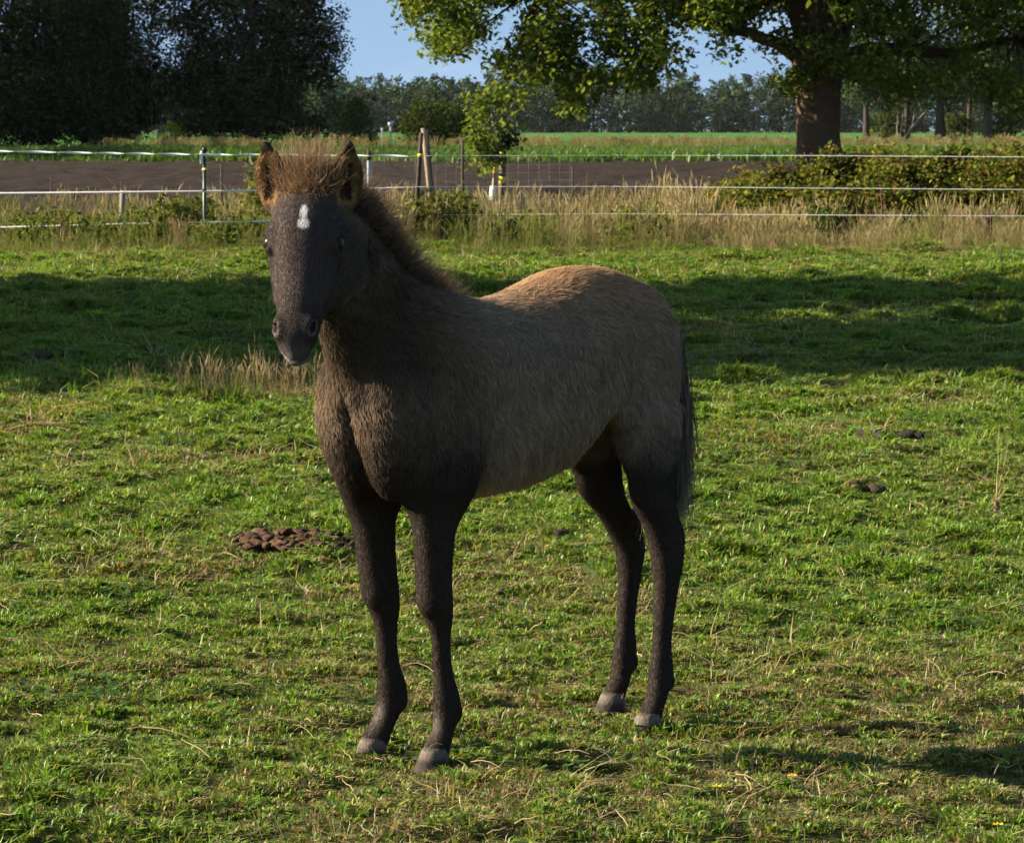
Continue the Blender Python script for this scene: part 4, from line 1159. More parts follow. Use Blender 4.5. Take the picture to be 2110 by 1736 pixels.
for s in (-1, 1):
    ball(hp(0.112, -0.108, 0.031 * s), (0.076, 0.056, 0.039), 0.03, HAX)     # round cheek
    ball(hp(0.086, -0.004, 0.061 * s), (0.034, 0.020, 0.016), 0.018, HAX)    # brow over the eye
    ball(hp(0.124, -0.024, 0.057 * s), (0.028, 0.020, 0.012), 0.018, HAX)
    ball(hp(0.165, -0.042, 0.048 * s), (0.055, 0.008, 0.008), 0.020, HAX)    # cheek bone crest
    ball(hp(0.306, -0.014, 0.031 * s), (0.028, 0.017, 0.013), 0.014, HAX)    # nostril wing
ball(hp(0.330, -0.072, 0), (0.022, 0.017, 0.020), 0.014, HAX)               # chin and lower lip
ball(hp(0.290, -0.080, 0), (0.045, 0.014, 0.024), 0.02, HAX)
ball(hp(0.210, -0.110, 0), (0.092, 0.034, 0.033), 0.03, HAX)              # jaw bars
# shoulders, forearms, thighs
for s in (-1, 1):
    ball((0.385, 0.082 * s, 0.720), (0.105, 0.052, 0.190), 0.06)
    ball((0.462, 0.056 * s, 0.725), (0.066, 0.052, 0.105), 0.05)
    ball((0.355, 0.098 * s, 0.600), (0.075, 0.040, 0.085), 0.05)
    ball((-0.310, 0.072 * s, 0.770), (0.102, 0.054, 0.180), 0.04)
    ball((-0.290, 0.086 * s, 0.650), (0.066, 0.042, 0.090), 0.03)
# breast muscles between the forelegs, with the groove between them
for s in (-1, 1):
    ball((0.448, 0.046 * s, 0.640), (0.056, 0.042, 0.085), 0.030)
ball((0.530, 0, 0.655), (0.040, 0.010, 0.095), 0.030, cut=True)
FORE_L = [(0.645, 0.360, 0.100, 0.074, 0.050), (0.585, 0.372, 0.097, 0.062, 0.046), (0.530, 0.380, 0.093, 0.052, 0.043),
          (0.440, 0.381, 0.090, 0.040, 0.037), (0.385, 0.380, 0.089, 0.0375, 0.0355), (0.350, 0.376, 0.089, 0.0365, 0.0345),
          (0.315, 0.366, 0.089, 0.0290, 0.0280), (0.280, 0.360, 0.089, 0.0215, 0.0205), (0.235, 0.357, 0.089, 0.0195, 0.0180),
          (0.190, 0.350, 0.089, 0.0215, 0.0200), (0.150, 0.343, 0.089, 0.0285, 0.0255), (0.120, 0.342, 0.089, 0.0285, 0.0260),
          (0.085, 0.352, 0.089, 0.0240, 0.0230), (0.055, 0.368, 0.089, 0.0255, 0.0245), (0.040, 0.374, 0.089, 0.0260, 0.0250)]
def shift_leg(keys, du, dv, sgn, wide=1.0):
    out = []
    for z, u, v, ru, rv in keys:
        w = min(1.0, max(0.0, (0.66 - z) / 0.30))
        out.append((z, u + du * w, sgn * v + dv * w, ru * (1 + (wide - 1) * w), rv * (1 + (wide - 1) * w)))
    return out
FORE_R = [(z, u, v, ru * (1.06 if z < 0.32 else 1.0), rv * (1.06 if z < 0.32 else 1.0)) for z, u, v, ru, rv in shift_leg(FORE_L, -0.034, -0.004, -1, 1.06)]
FORE_R = [(z, u + 0.022 * min(1, max(0, (0.13 - z) / 0.08)), v, ru, rv) for z, u, v, ru, rv in FORE_R]
HIND_L = [(0.700, -0.312, 0.082, 0.094, 0.048), (0.620, -0.306, 0.088, 0.080, 0.046), (0.555, -0.302, 0.094, 0.064, 0.044),
          (0.500, -0.298, 0.098, 0.058, 0.041), (0.455, -0.316, 0.098, 0.046, 0.036), (0.415, -0.330, 0.098, 0.044, 0.034),
          (0.375, -0.332, 0.098, 0.038, 0.032), (0.320, -0.326, 0.098, 0.028, 0.027), (0.250, -0.318, 0.098, 0.0225, 0.0215),
          (0.190, -0.312, 0.098, 0.0215, 0.0205), (0.145, -0.310, 0.098, 0.0270, 0.0245), (0.115, -0.307, 0.098, 0.0275, 0.0255),
          (0.085, -0.296, 0.098, 0.0240, 0.0230), (0.055, -0.278, 0.098, 0.0250, 0.0240), (0.040, -0.272, 0.098, 0.0250, 0.0240)]
HIND_R = shift_leg(HIND_L, -0.172, -0.022, -1)
HIND_L = shift_leg(HIND_L, 0.008, 0.030, 1)
for K in (FORE_L, FORE_R, HIND_L, HIND_R):
    K = sorted(K)
    loft((0, 0, 0), EZ, EX, EY, K, k=0.022 if K[0][1] < 0 else 0.03, n=2.1)
for K, sg in ((HIND_L, 1), (HIND_R, -1)):                     # point of hock
    z, u, v = 0.425, K[5][1], K[5][2]
    ball((u - 0.030, v, z), (0.017, 0.016, 0.034), 0.02)
# knees, fetlocks and tendons
for K in (FORE_L, FORE_R):
    u, v = K[5][1], K[5][2]
    ball((u + 0.022, v, 0.352), (0.015, 0.024, 0.030), 0.014)
    ball((u - 0.033, v, 0.372), (0.011, 0.012, 0.018), 0.012)
    for sg in (-1, 1):
        ball((K[8][1] - 0.003, v + sg * 0.021 * K[8][3] / 0.0195, 0.235), (0.0035, 0.006, 0.060), 0.006, cut=True)
for K in (HIND_L, HIND_R):
    v = K[8][2]
    for sg in (-1, 1):
        ball((K[8][1] - 0.004, v + sg * 0.024, 0.245), (0.004, 0.006, 0.070), 0.006, cut=True)
        ball((K[5][1] - 0.020, v + sg * 0.036, 0.455), (0.008, 0.012, 0.050), 0.010, cut=True)
for K in (FORE_L, FORE_R, HIND_L, HIND_R):
    z, u, v = K[11][0], K[11][1], K[11][2]
    ball((u - 0.026, v, z - 0.004), (0.012, 0.016, 0.018), 0.014)
    ball((K[12][1] - 0.024, v, K[12][0] - 0.004), (0.008, 0.020, 0.012), 0.010, cut=True)
# hollows that model shoulder, girth and flank
for s in (-1, 1):
    sx = np.array([0.10, 0, -0.995]); sy = np.array([0, 1.0, 0]); sz = np.cross(sx, sy)
    ball((0.235, 0.150 * s, 0.760), (0.170, 0.014, 0.024), 0.04, np.stack([sx, sy, sz]), cut=True)
    ball((0.262, 0.125 * s, 0.585), (0.020, 0.020, 0.045), 0.03, cut=True)
    ball((-0.185, 0.160 * s, 0.850), (0.045, 0.018, 0.070), 0.05, cut=True)
    ball((0.440, 0.120 * s, 0.880), (0.020, 0.024, 0.120), 0.05, cut=True)
# tail dock
loft((-0.42, 0, 0.90), np.array([-0.25, 0, -0.968]), np.array([-0.968, 0, 0.25]), EY,
     [(0.0, 0, 0, 0.030, 0.026), (0.06, 0.006, 0, 0.024, 0.022), (0.16, -0.008, 0, 0.016, 0.016), (0.24, -0.030, 0, 0.008, 0.008)], k=0.03)
for s in (-1, 1):
    ball(hp(0.052, 0.012, 0.070 * s), (0.024, 0.014, 0.012), 0.016, HAX, cut=True)      # hollow above the eye
    ball(hp(0.190, -0.012, 0.060 * s), (0.060, 0.016, 0.012), 0.018, HAX, cut=True)     # flat side of the nose
    ball(hp(0.175, -0.068, 0.062 * s), (0.050, 0.014, 0.012), 0.016, HAX, cut=True)     # under the cheek bone
# ears: upright cups, open to the front
EARS = []
for s in (-1, 1):
    base = hp(0.000, -0.020, 0.066 * s)
    ed = EZ * 0.97 + he2 * 0.12 * s + hh * 0.06; ed /= np.linalg.norm(ed)
    front = hh * 0.86 + he2 * 0.42 * s; front -= ed * (front @ ed); front /= np.linalg.norm(front)
    side = np.cross(ed, front)
    EARS.append((base, ed, front, side))
    loft(base, ed, front, side, [
        (-0.012, -0.004, 0, 0.020, 0.022), (0.018, -0.002, 0, 0.023, 0.0325), (0.046, 0.0, 0, 0.022, 0.0370),
        (0.078, 0.001, 0, 0.018, 0.0310), (0.104, 0.002, -0.000, 0.012, 0.0165), (0.125, 0.004, 0, 0.006, 0.005)], k=0.012)
for base, ed, front, side in EARS:
    loft(base, ed, front, side, [
        (0.016, 0.026, 0, 0.010, 0.009), (0.036, 0.022, 0, 0.022, 0.0215), (0.060, 0.021, 0, 0.025, 0.0255),
        (0.085, 0.018, 0, 0.020, 0.0200), (0.107, 0.014, 0, 0.010, 0.007)], k=0.006, cut=True)
# hollows: eye sockets, nostrils, mouth
EYES = []
for s in (-1, 1):
    e = hp(0.105, -0.011, 0.0650 * s)
    EYES.append(e)
    ball(e + he2 * s * 0.008, (0.019, 0.0135, 0.012), 0.008, HAX, cut=True)
    ball(e - hd * 0.0165 + he2 * s * 0.004 + he1 * 0.004, (0.0055, 0.014, 0.0095), 0.006, HAX)      # upper lid
    ball(e + hd * 0.0165 + he2 * s * 0.001, (0.0050, 0.012, 0.0080), 0.006, HAX)                    # lower lid
    nax = np.stack([hd * 0.93 + he1 * 0.36, he1 * 0.93 - hd * 0.36, he2])
    ball(hp(0.314, -0.006, 0.038 * s), (0.023, 0.0090, 0.0075), 0.004, nax, cut=True)
    ball(hp(0.303, -0.060, 0.038 * s), (0.040, 0.0035, 0.016), 0.006, HAX, cut=True)
ball(hp(0.353, -0.060, 0.0), (0.014, 0.0040, 0.036), 0.005, HAX, cut=True)

# ---- surface nets
def surface_nets(Fd):
    s = Fd < 0
    nx, ny, nz = Fd.shape
    cnt = np.zeros((nx - 1, ny - 1, nz - 1), np.int8)
    corners = [(i, j, k) for i in (0, 1) for j in (0, 1) for k in (0, 1)]
    for i, j, k in corners:
        cnt += s[i:nx - 1 + i, j:ny - 1 + j, k:nz - 1 + k]
    mixed = (cnt > 0) & (cnt < 8)
    idx = -np.ones(mixed.shape, np.int64)
    cells = np.argwhere(mixed)
    idx[mixed] = np.arange(len(cells))
    acc = np.zeros((len(cells), 3)); num = np.zeros(len(cells))
    for a in range(len(corners)):
        for b in range(a + 1, len(corners)):
            ca, cb = np.array(corners[a]), np.array(corners[b])
            if np.abs(ca - cb).sum() != 1: continue
            fa = Fd[tuple((cells + ca).T)]; fb = Fd[tuple((cells + cb).T)]
            cr = (fa < 0) != (fb < 0)
            t = np.where(cr, fa / np.where(cr, fa - fb, 1), 0)
            acc += np.where(cr[:, None], ca + (cb - ca) * t[:, None], 0)
            num += cr
    V = cells + acc / num[:, None]
    quads = []
    for ax in range(3):
        o1, o2 = [(1, 2), (2, 0), (0, 1)][ax]
        sa = [slice(None)] * 3; sb = [slice(None)] * 3
        sa[ax] = slice(0, -1); sb[ax] = slice(1, None)
        A_, B_ = s[tuple(sa)], s[tuple(sb)]
        e = np.argwhere(A_ != B_)
        e = e[(e[:, o1] > 0) & (e[:, o2] > 0) & (e[:, o1] < Fd.shape[o1] - 1) & (e[:, o2] < Fd.shape[o2] - 1)]
        u1 = np.zeros(3, int); u1[o1] = 1; u2 = np.zeros(3, int); u2[o2] = 1
        q = np.stack([idx[tuple((e - u1 - u2).T)], idx[tuple((e - u2).T)], idx[tuple(e.T)], idx[tuple((e - u1).T)]], 1)
        flip = A_[tuple(e.T)]
        q[~flip] = q[~flip][:, ::-1]
        quads.append(q)
    return V, np.concatenate(quads)

bv, bq = surface_nets(FIELD)
bv = GMIN + bv * VOX
# relax the surface slightly
nbr = [(0, 1), (1, 2), (2, 3), (3, 0)]
for it in range(2):
    acc = np.zeros_like(bv); num = np.zeros(len(bv))
    for a, b in nbr:
        np.add.at(acc, bq[:, a], bv[bq[:, b]]); np.add.at(num, bq[:, a], 1)
        np.add.at(acc, bq[:, b], bv[bq[:, a]]); np.add.at(num, bq[:, b], 1)
    bv = bv * 0.5 + 0.5 * acc / np.maximum(num, 1)[:, None]

def sstep(a, b, x):
    t = np.clip((x - a) / (b - a), 0, 1)
    return t * t * (3 - 2 * t)

def head_coords(p):
    d = p - H0
    return d @ hd, d @ he1, d @ he2

DUN = np.array([0.245, 0.188, 0.134]); DARK = np.array([0.034, 0.026, 0.0215]); SHOULDER = np.array([0.135, 0.098, 0.068])
BELLY = np.array([0.34, 0.235, 0.130]); FACE = np.array([0.054, 0.042, 0.037]); WHITE = np.array([0.62, 0.61, 0.60])
NECK = np.array([0.098, 0.072, 0.048]); TAN = np.array([0.34, 0.205, 0.105])

def coat_colour(p):
    u, v, z = p[:, 0], p[:, 1], p[:, 2]
    c = np.repeat(DUN[None], len(p), 0)
    w = sstep(0.86, 1.0, z) * sstep(0.2, 0.0, u); c = c + (TAN - c) * w[:, None] * 0.8  # tan croup and back: their sunlit tone put into the coat
    w = sstep(0.16, 0.40, u + 0.10 * (z - 0.75)); c = c + (SHOULDER - c) * w[:, None]
    w = sstep(0.30, 0.48, u) * sstep(0.80, 0.95, z); c = c + (NECK - c) * w[:, None] * 0.8
    w = sstep(0.36, 0.47, u) * sstep(0.74, 0.84, z) * sstep(1.06, 0.96, z + 0.55 * (u - 0.5)); c = c + (np.array([0.052, 0.039, 0.028]) - c) * w[:, None] * 0.85  # dark throat, with the head's cast shadow partly painted in
    w = sstep(0.60, 0.55, z) * sstep(0.30, 0.24, u) * sstep(-0.24, -0.16, u); c = c + (BELLY - c) * w[:, None]
    legs = np.maximum(sstep(0.22, 0.30, u), sstep(-0.16, -0.22, u))
    w = np.where(u > 0, sstep(0.76, 0.57, z + 0.02 * vnoise(u * 40, z * 40, 3)), sstep(0.70, 0.54, z + 0.02 * vnoise(u * 40, z * 40, 3))) * legs; c = c + (DARK - c) * w[:, None]
    t, a, b = head_coords(p)
    on_head = (t > -0.02) & (t < 0.42) & (np.abs(b) < 0.13) & (a > -0.17)
    w = on_head * sstep(-0.165, -0.13, a) * sstep(0.0, 0.05, t); c = c + (FACE - c) * w[:, None]
    w = on_head * sstep(0.23, 0.29, t) * 0.8; c = c + (DARK - c) * w[:, None]
    w = on_head * sstep(0.335, 0.36, t - a * 0.25) * 0.4; c = c + (np.array([0.15, 0.142, 0.138]) - c) * w[:, None]
    for sg in (-1, 1):                                    # dark nostrils
        dn = hp(0.314, -0.006, 0.038 * sg)
        rr = np.linalg.norm((p - dn) @ np.stack([hd * 0.93 + he1 * 0.36, he1 * 0.93 - hd * 0.36, he2]).T / np.array([0.0225, 0.0088, 0.0085]), axis=1)
        c = np.where((rr < 1.0)[:, None], np.array([0.008, 0.006, 0.006]), c)
        w = on_head * sstep(1.45, 1.05, rr) * (rr >= 1.0); c = c + (np.array([0.13, 0.105, 0.092]) - c) * w[:, None]  # paler rim: light on the nostril edge put into the colour
    w = on_head * sstep(-0.066, -0.076, a) * sstep(0.285, 0.31, t); c = c + (np.array([0.24, 0.23, 0.225]) - c) * w[:, None]
    # white star: a small drop above a rounder blot
    d1 = ((t - 0.070) / 0.015) ** 2 + ((b - 0.0035) / 0.0068) ** 2
    d2 = ((t - 0.096) / 0.011) ** 2 + ((b - 0.0045) / 0.0105) ** 2
    w = (on_head & (a > -0.02)) * np.maximum(sstep(1.7, 0.5, d1), sstep(1.7, 0.5, d2)); c = c + (WHITE - c) * w[:, None]
    # ears: golden inside rim, black edge and tip
    for base, ed, front, side in EARS:
        d = p - base; et = d @ ed; ef = d @ front; es = d @ side
        on = (et > -0.004) & (et < 0.13) & (np.abs(es) < 0.036) & (np.abs(ef) < 0.03)
        w = on * sstep(0.0, 0.012, et)
        ec = np.array([0.26, 0.155, 0.065]) + (DARK - np.array([0.26, 0.155, 0.065])) * np.maximum(sstep(0.080, 0.118, et), 0.75 * sstep(0.016, 0.026, np.abs(es)))[:, None]
        c = c + (ec - c) * w[:, None]
        w = on * sstep(0.004, -0.004, ef) * 0.6; c = c + (DARK - c) * w[:, None]
        inner = on & (ef > -0.004) & (np.abs(es) < 0.013) & (et > 0.015) & (et < 0.085)
        c[inner] = np.array([0.03, 0.02, 0.014])
    for K in (FORE_L, FORE_R):                            # reflected light painted pale on the front of the pasterns
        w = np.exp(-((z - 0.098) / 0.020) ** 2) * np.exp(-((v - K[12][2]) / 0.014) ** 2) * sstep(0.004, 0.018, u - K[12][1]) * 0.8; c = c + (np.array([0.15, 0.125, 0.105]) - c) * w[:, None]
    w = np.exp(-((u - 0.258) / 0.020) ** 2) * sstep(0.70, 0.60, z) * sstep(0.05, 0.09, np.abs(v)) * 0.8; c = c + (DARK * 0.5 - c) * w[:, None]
    w = on_head * (t > 0.325) * (a < -0.048) * (a > -0.068) * sstep(0.010, -0.010, b); c = c + (np.array([0.40, 0.38, 0.36]) - c) * w[:, None]  # pale lip hair on the sunward side only, its lit edge painted
    return c

foal_skin = tint_mat('foal_skin', rough=0.75, spec=0.15, noise=0.2, scale=60)
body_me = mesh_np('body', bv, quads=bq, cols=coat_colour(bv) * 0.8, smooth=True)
body = link('body', body_me, foal, foal_skin)

# ---- coat
hair_mat = leaf_mat('hair', translucency=0.25, rough=0.65, spec=0.12)
for nd_ in hair_mat.node_tree.nodes:
    if nd_.type == 'MIX' and nd_.data_type == 'RGBA': nd_.inputs['B'].default_value = (1.15, 0.95, 0.75, 1)
pa, pb, pc, pd = (bv[bq[:, i]] for i in range(4))
qn = np.cross(pc - pa, pd - pb)
qa = np.linalg.norm(qn, axis=1) * 0.5
qn /= np.linalg.norm(qn, axis=1)[:, None] + 1e-12

def strands(root, nrm, direction, length, width, lift, curl, colr, tip=1.25, jitter=0.25):
    """tapered two-step hairs as one set of strips"""
    n = len(root)
    d = direction + rng.normal(0, jitter, (n, 3))
    d -= nrm * (d * nrm).sum(1)[:, None]
    d /= np.linalg.norm(d, axis=1)[:, None] + 1e-9
    L_ = length[:, None]
    lift = np.broadcast_to(np.asarray(lift, float), (n,))[:, None]
    p1 = root + L_ * 0.5 * (d * np.sqrt(np.maximum(1 - lift ** 2, 0)) + nrm * lift)
    p2 = p1 + L_ * 0.5 * (d * np.sqrt(np.maximum(1 - (lift * curl) ** 2, 0)) + nrm * lift * curl)
    s = np.cross(d, nrm) + rng.normal(0, 0.22, (n, 3))
    s /= np.linalg.norm(s, axis=1)[:, None] + 1e-9
    w = width[:, None] * 0.5
    V = np.stack([root - s * w, root + s * w, p1 - s * w * 0.8, p1 + s * w * 0.8, p2], 1).reshape(-1, 3)
    k = np.arange(n)[:, None] * 5
    quads = k + np.array([[0, 1, 3, 2]])
    tris = k + np.array([[2, 3, 4]])
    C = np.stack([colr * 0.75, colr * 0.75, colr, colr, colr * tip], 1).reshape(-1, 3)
    return V, tris, quads, np.clip(C, 0, 1)

def fur_length(p):
    u, v, z = p[:, 0], p[:, 1], p[:, 2]
    l = np.full(len(p), 0.0175)
    legs = np.maximum(sstep(0.22, 0.30, u), sstep(-0.16, -0.22, u))
    l = l + (0.0065 - l) * sstep(0.66, 0.50, z) * legs
    l = np.where((z > 0.56) & (z < 0.62) & (u < 0.3) & (u > -0.2), 0.028, l)
    t, a, b = head_coords(p)
    on = (t > -0.01) & (t < 0.42) & (np.abs(b) < 0.11) & (a > -0.15)
    l = np.where(on, 0.0060 - 0.003 * sstep(0.25, 0.35, t), l)
    for base, ed, front, side in EARS:
        d = p - base; et = d @ ed
        l = np.where((et > 0.0) & (et < 0.13) & (np.abs(d @ side) < 0.04) & (np.abs(d @ front) < 0.035), 0.008, l)
    return l

wgt = qa * (1 + 0.8 * (fur_length((pa + pc) / 2) < 0.012))
NF = 215000
pick = rng.choice(len(bq), NF, p=wgt / wgt.sum())
r1 = rng.random((NF, 1)); r2 = rng.random((NF, 1))
root = (pa[pick] * (1 - r1) + pb[pick] * r1) * (1 - r2) + (pd[pick] * (1 - r1) + pc[pick] * r1) * r2
nrm = qn[pick]
keep = root[:, 2] > 0.042
root, nrm = root[keep], nrm[keep]
u, v, z = root.T
topw = sstep(0.80, 0.93, z)                          # the hair lies back along the topline and hangs down on the flanks
flow = np.stack([-0.28 - 0.60 * topw, 0.0 * u, -0.95 + 0.55 * topw], 1)
onleg = np.maximum(sstep(0.22, 0.30, u), sstep(-0.16, -0.22, u)) * sstep(0.72, 0.58, z)
flow = flow + (np.array([0.02, 0, -1.0]) - flow) * onleg[:, None]
onneck = sstep(0.34, 0.46, u) * sstep(0.78, 0.86, z)
flow = flow + (np.array([-0.35, 0, -0.9]) - flow) * onneck[:, None]
t, a, b = head_coords(root)
onhead = (t > 0.0) & (t < 0.42) & (np.abs(b) < 0.11) & (a > -0.15)
flow = np.where(onhead[:, None], hd + he2 * np.sign(b)[:, None] * 0.3, flow)
flow[:, 0] += 0.75 * vnoise(u * 30, z * 30, 11) * ~onhead
flow[:, 2] += 0.45 * vnoise(u * 30, z * 30 + v * 20, 12) * ~onhead
ln = fur_length(root) * rng.uniform(0.65, 1.25, len(root))
across = (0.95 - 0.55 * topw) * u - (0.28 + 0.6 * topw) * z; along = (0.28 + 0.6 * topw) * u + (0.95 - 0.55 * topw) * z
clump = 0.5 + 0.5 * vnoise(across * 175 + 1.2 * np.sin(along * 110 + 9 * u) + v * 40, along * 95 - v * 21, 5)
clump = 0.7 * clump + 0.3 * (0.5 + 0.5 * vnoise(across * 55 + 7, along * 22 + v * 15, 6))
longfur = sstep(0.010, 0.018, fur_length(root))
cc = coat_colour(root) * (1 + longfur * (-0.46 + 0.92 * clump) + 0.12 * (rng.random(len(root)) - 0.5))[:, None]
cc *= (1 + (0.06 + 0.14 * longfur) * rng.uniform(-1, 1, len(root)))[:, None]
lift = np.where(ln > 0.012, 0.26 + 0.20 * clump, 0.09)
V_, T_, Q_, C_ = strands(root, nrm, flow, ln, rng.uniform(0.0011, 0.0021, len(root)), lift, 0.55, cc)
coat = link('coat', mesh_np('coat', V_, tris=T_, quads=Q_, cols=C_), foal, hair_mat, 'stuff')

def long_hairs(name, roots, dirs, lengths, width, colr, bend, segs=4, tipc=1.3, spread=0.18, wave=0.004):
    """bunch of long tapered hairs; bend is added to the direction along the hair"""
    n = len(roots)
    d = dirs + rng.normal(0, spread, (n, 3))
    d /= np.linalg.norm(d, axis=1)[:, None]
    s = rng.normal(0, 1, (n, 3)); s -= d * (s * d).sum(1)[:, None]; s /= np.linalg.norm(s, axis=1)[:, None]
    P = [roots]; q = roots.copy()
    for i in range(segs):
        dd = d + bend * ((i + 0.5) / segs)
        dd /= np.linalg.norm(dd, axis=1)[:, None]
        q = q + dd * (lengths / segs)[:, None] + rng.normal(0, wave, (n, 3)) * (i / segs)
        P.append(q)
    Vs, Cs = [], []
    for i in range(segs + 1):
        w = width * 0.5 * (1 - 0.85 * i / segs)
        Vs += [P[i] - s * w[:, None], P[i] + s * w[:, None]]
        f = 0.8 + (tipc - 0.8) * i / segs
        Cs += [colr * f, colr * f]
    V = np.stack(Vs, 1).reshape(-1, 3); C = np.stack(Cs, 1).reshape(-1, 3)
    k = np.arange(n)[:, None] * (2 * segs + 2)
    Q = np.concatenate([k + np.array([[2 * i, 2 * i + 1, 2 * i + 3, 2 * i + 2]]) for i in range(segs)])
    return link(name, mesh_np(name, V, quads=Q, cols=np.clip(C, 0, 1)), foal, hair_mat, 'stuff')

# mane along the crest
def crest(s):
    tt = s * 0.40
    K = [(0.00, 0.192, 0.0), (0.08, 0.162, 0.002), (0.16, 0.128, 0.008), (0.24, 0.102, 0.018), (0.32, 0.082, 0.028), (0.40, 0.060, 0.035)]
    K = np.array(K)
    a_ = np.interp(tt, K[:, 0], K[:, 1]); b_ = np.interp(tt, K[:, 0], K[:, 2])
    return N0 + nd * tt[:, None] + ne1 * (a_ - 0.008)[:, None] + EY * b_[:, None]
n = 9000
s_ = rng.random(n) ** 0.9
rt = crest(s_) + EY * rng.normal(0, 0.013, n)[:, None]
dr = ne1 * 0.72 + EX * -0.18 + EZ * 0.3 + EY * rng.normal(0, 0.22, n)[:, None]
mc = np.array([0.070, 0.052, 0.038]) * rng.uniform(0.5, 1.5, n)[:, None]
mc[rng.random(n) < 0.3] *= np.array([1.6, 1.45, 1.3])
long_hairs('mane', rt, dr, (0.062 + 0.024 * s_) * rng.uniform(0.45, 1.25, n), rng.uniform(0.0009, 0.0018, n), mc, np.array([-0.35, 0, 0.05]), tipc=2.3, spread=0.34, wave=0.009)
# forelock between the ears, fluffed upwards
n = 6000
rt = H0 + rng.normal(0, 1, (n, 3)) * 0.0 + he2 * np.clip(rng.normal(0, 0.026, n), -0.048, 0.048)[:, None] + he1 * rng.uniform(-0.055, 0.022, n)[:, None] + hd * rng.uniform(-0.035, 0.012, n)[:, None]
dr = EZ * 1.0 + he2 * (rng.normal(0, 0.28, n))[:, None] + hh * rng.normal(-0.08, 0.25, n)[:, None]
fc = np.array([0.150, 0.104, 0.066]) * rng.uniform(0.45, 1.45, n)[:, None]
long_hairs('forelock', rt, dr, 0.088 * rng.uniform(0.35, 1.15, n), rng.uniform(0.0009, 0.0018, n), fc, he2 * 0.1 + hh * -0.25, tipc=1.9, spread=0.36, wave=0.015)
# curly tuft low on the forehead and hair in the ears
n = 1500
rt = hp(0.004, 0.024, 0.0) + he2 * rng.normal(0, 0.017, n)[:, None] + hd * rng.normal(0, 0.008, n)[:, None] + he1 * rng.normal(-0.004, 0.006, n)[:, None]
dr = he1 * 0.7 + EZ * 0.35 + hd * rng.normal(0.1, 0.4, n)[:, None] + he2 * rng.normal(0, 0.5, n)[:, None]
long_hairs('forehead_tuft', rt, dr, 0.034 * rng.uniform(0.4, 1.2, n), rng.uniform(0.0009, 0.0018, n), np.array([0.20, 0.135, 0.078]) * rng.uniform(0.4, 1.5, n)[:, None], hd * 0.6, tipc=1.6, spread=0.2, wave=0.008)
for base, ed, front, side in EARS:
    n = 700
    rim = np.where(rng.random(n) < 0.5, -1.0, 1.0)
    tt_ = rng.uniform(0.004, 0.090, n); wd_ = np.interp(tt_, [0, 0.02, 0.05, 0.08, 0.105], [0.020, 0.026, 0.029, 0.024, 0.012])
    rt = base + ed * tt_[:, None] + side * (rim * wd_ * rng.uniform(0.75, 1.0, n))[:, None] + front * rng.uniform(0.004, 0.014, n)[:, None]
    dr = ed * 0.55 + side * (-rim * rng.uniform(0.4, 1.1, n))[:, None] + front * 0.45
    long_hairs('ear_hair', rt, dr, 0.020 * rng.uniform(0.4, 1.2, n), rng.uniform(0.0008, 0.0016, n), np.array([0.23, 0.15, 0.072]) * rng.uniform(0.4, 1.5, n)[:, None], ed * 0.3, tipc=1.4, spread=0.2, wave=0.002)
# fluffy tail
n = 10000
s_ = rng.random(n) ** 1.25
rt = np.array([-0.432, 0.0, 0.905]) + np.stack([-0.066 * np.sin(s_ * 1.75), rng.normal(0.0, 0.016, n), -0.23 * s_], 1)
rt += rng.normal(0, 0.008, (n, 3))
dr = np.stack([-0.06 + 0.05 * s_ + rng.normal(0, 0.06, n), rng.normal(0.01, 0.05, n), -1.0 * np.ones(n)], 1)
tc_ = np.array([0.092, 0.079, 0.068]) * rng.uniform(0.5, 1.7, n)[:, None]
gl = (rng.random(n) < 0.35); tc_[gl] = np.array([0.20, 0.185, 0.17]) * rng.uniform(0.7, 1.3, gl.sum())[:, None]
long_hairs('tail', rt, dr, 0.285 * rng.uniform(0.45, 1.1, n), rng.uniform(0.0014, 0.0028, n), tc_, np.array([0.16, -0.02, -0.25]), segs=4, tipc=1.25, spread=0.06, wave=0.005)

# eyes
eye_mat = plain_mat('eye', (0.010, 0.007, 0.005), rough=0.28, spec=0.14)
for s, e in zip((-1, 1), EYES):
    lat = np.linspace(0, np.pi, 11); lon = np.arange(16) * 2 * np.pi / 16
    c_ = e - he2 * s * 0.004
    V = [c_ + 0.0185 * (math.cos(a_) * he1 + math.sin(a_) * (math.cos(b_) * hd + math.sin(b_) * he2)) for a_ in lat for b_ in lon]
    Q = [(i * 16 + j, i * 16 + (j + 1) % 16, (i + 1) * 16 + (j + 1) % 16, (i + 1) * 16 + j) for i in range(10) for j in range(16)]
    link('eye', mesh_np('eye', np.array(V), quads=np.array(Q), smooth=True), foal, eye_mat)

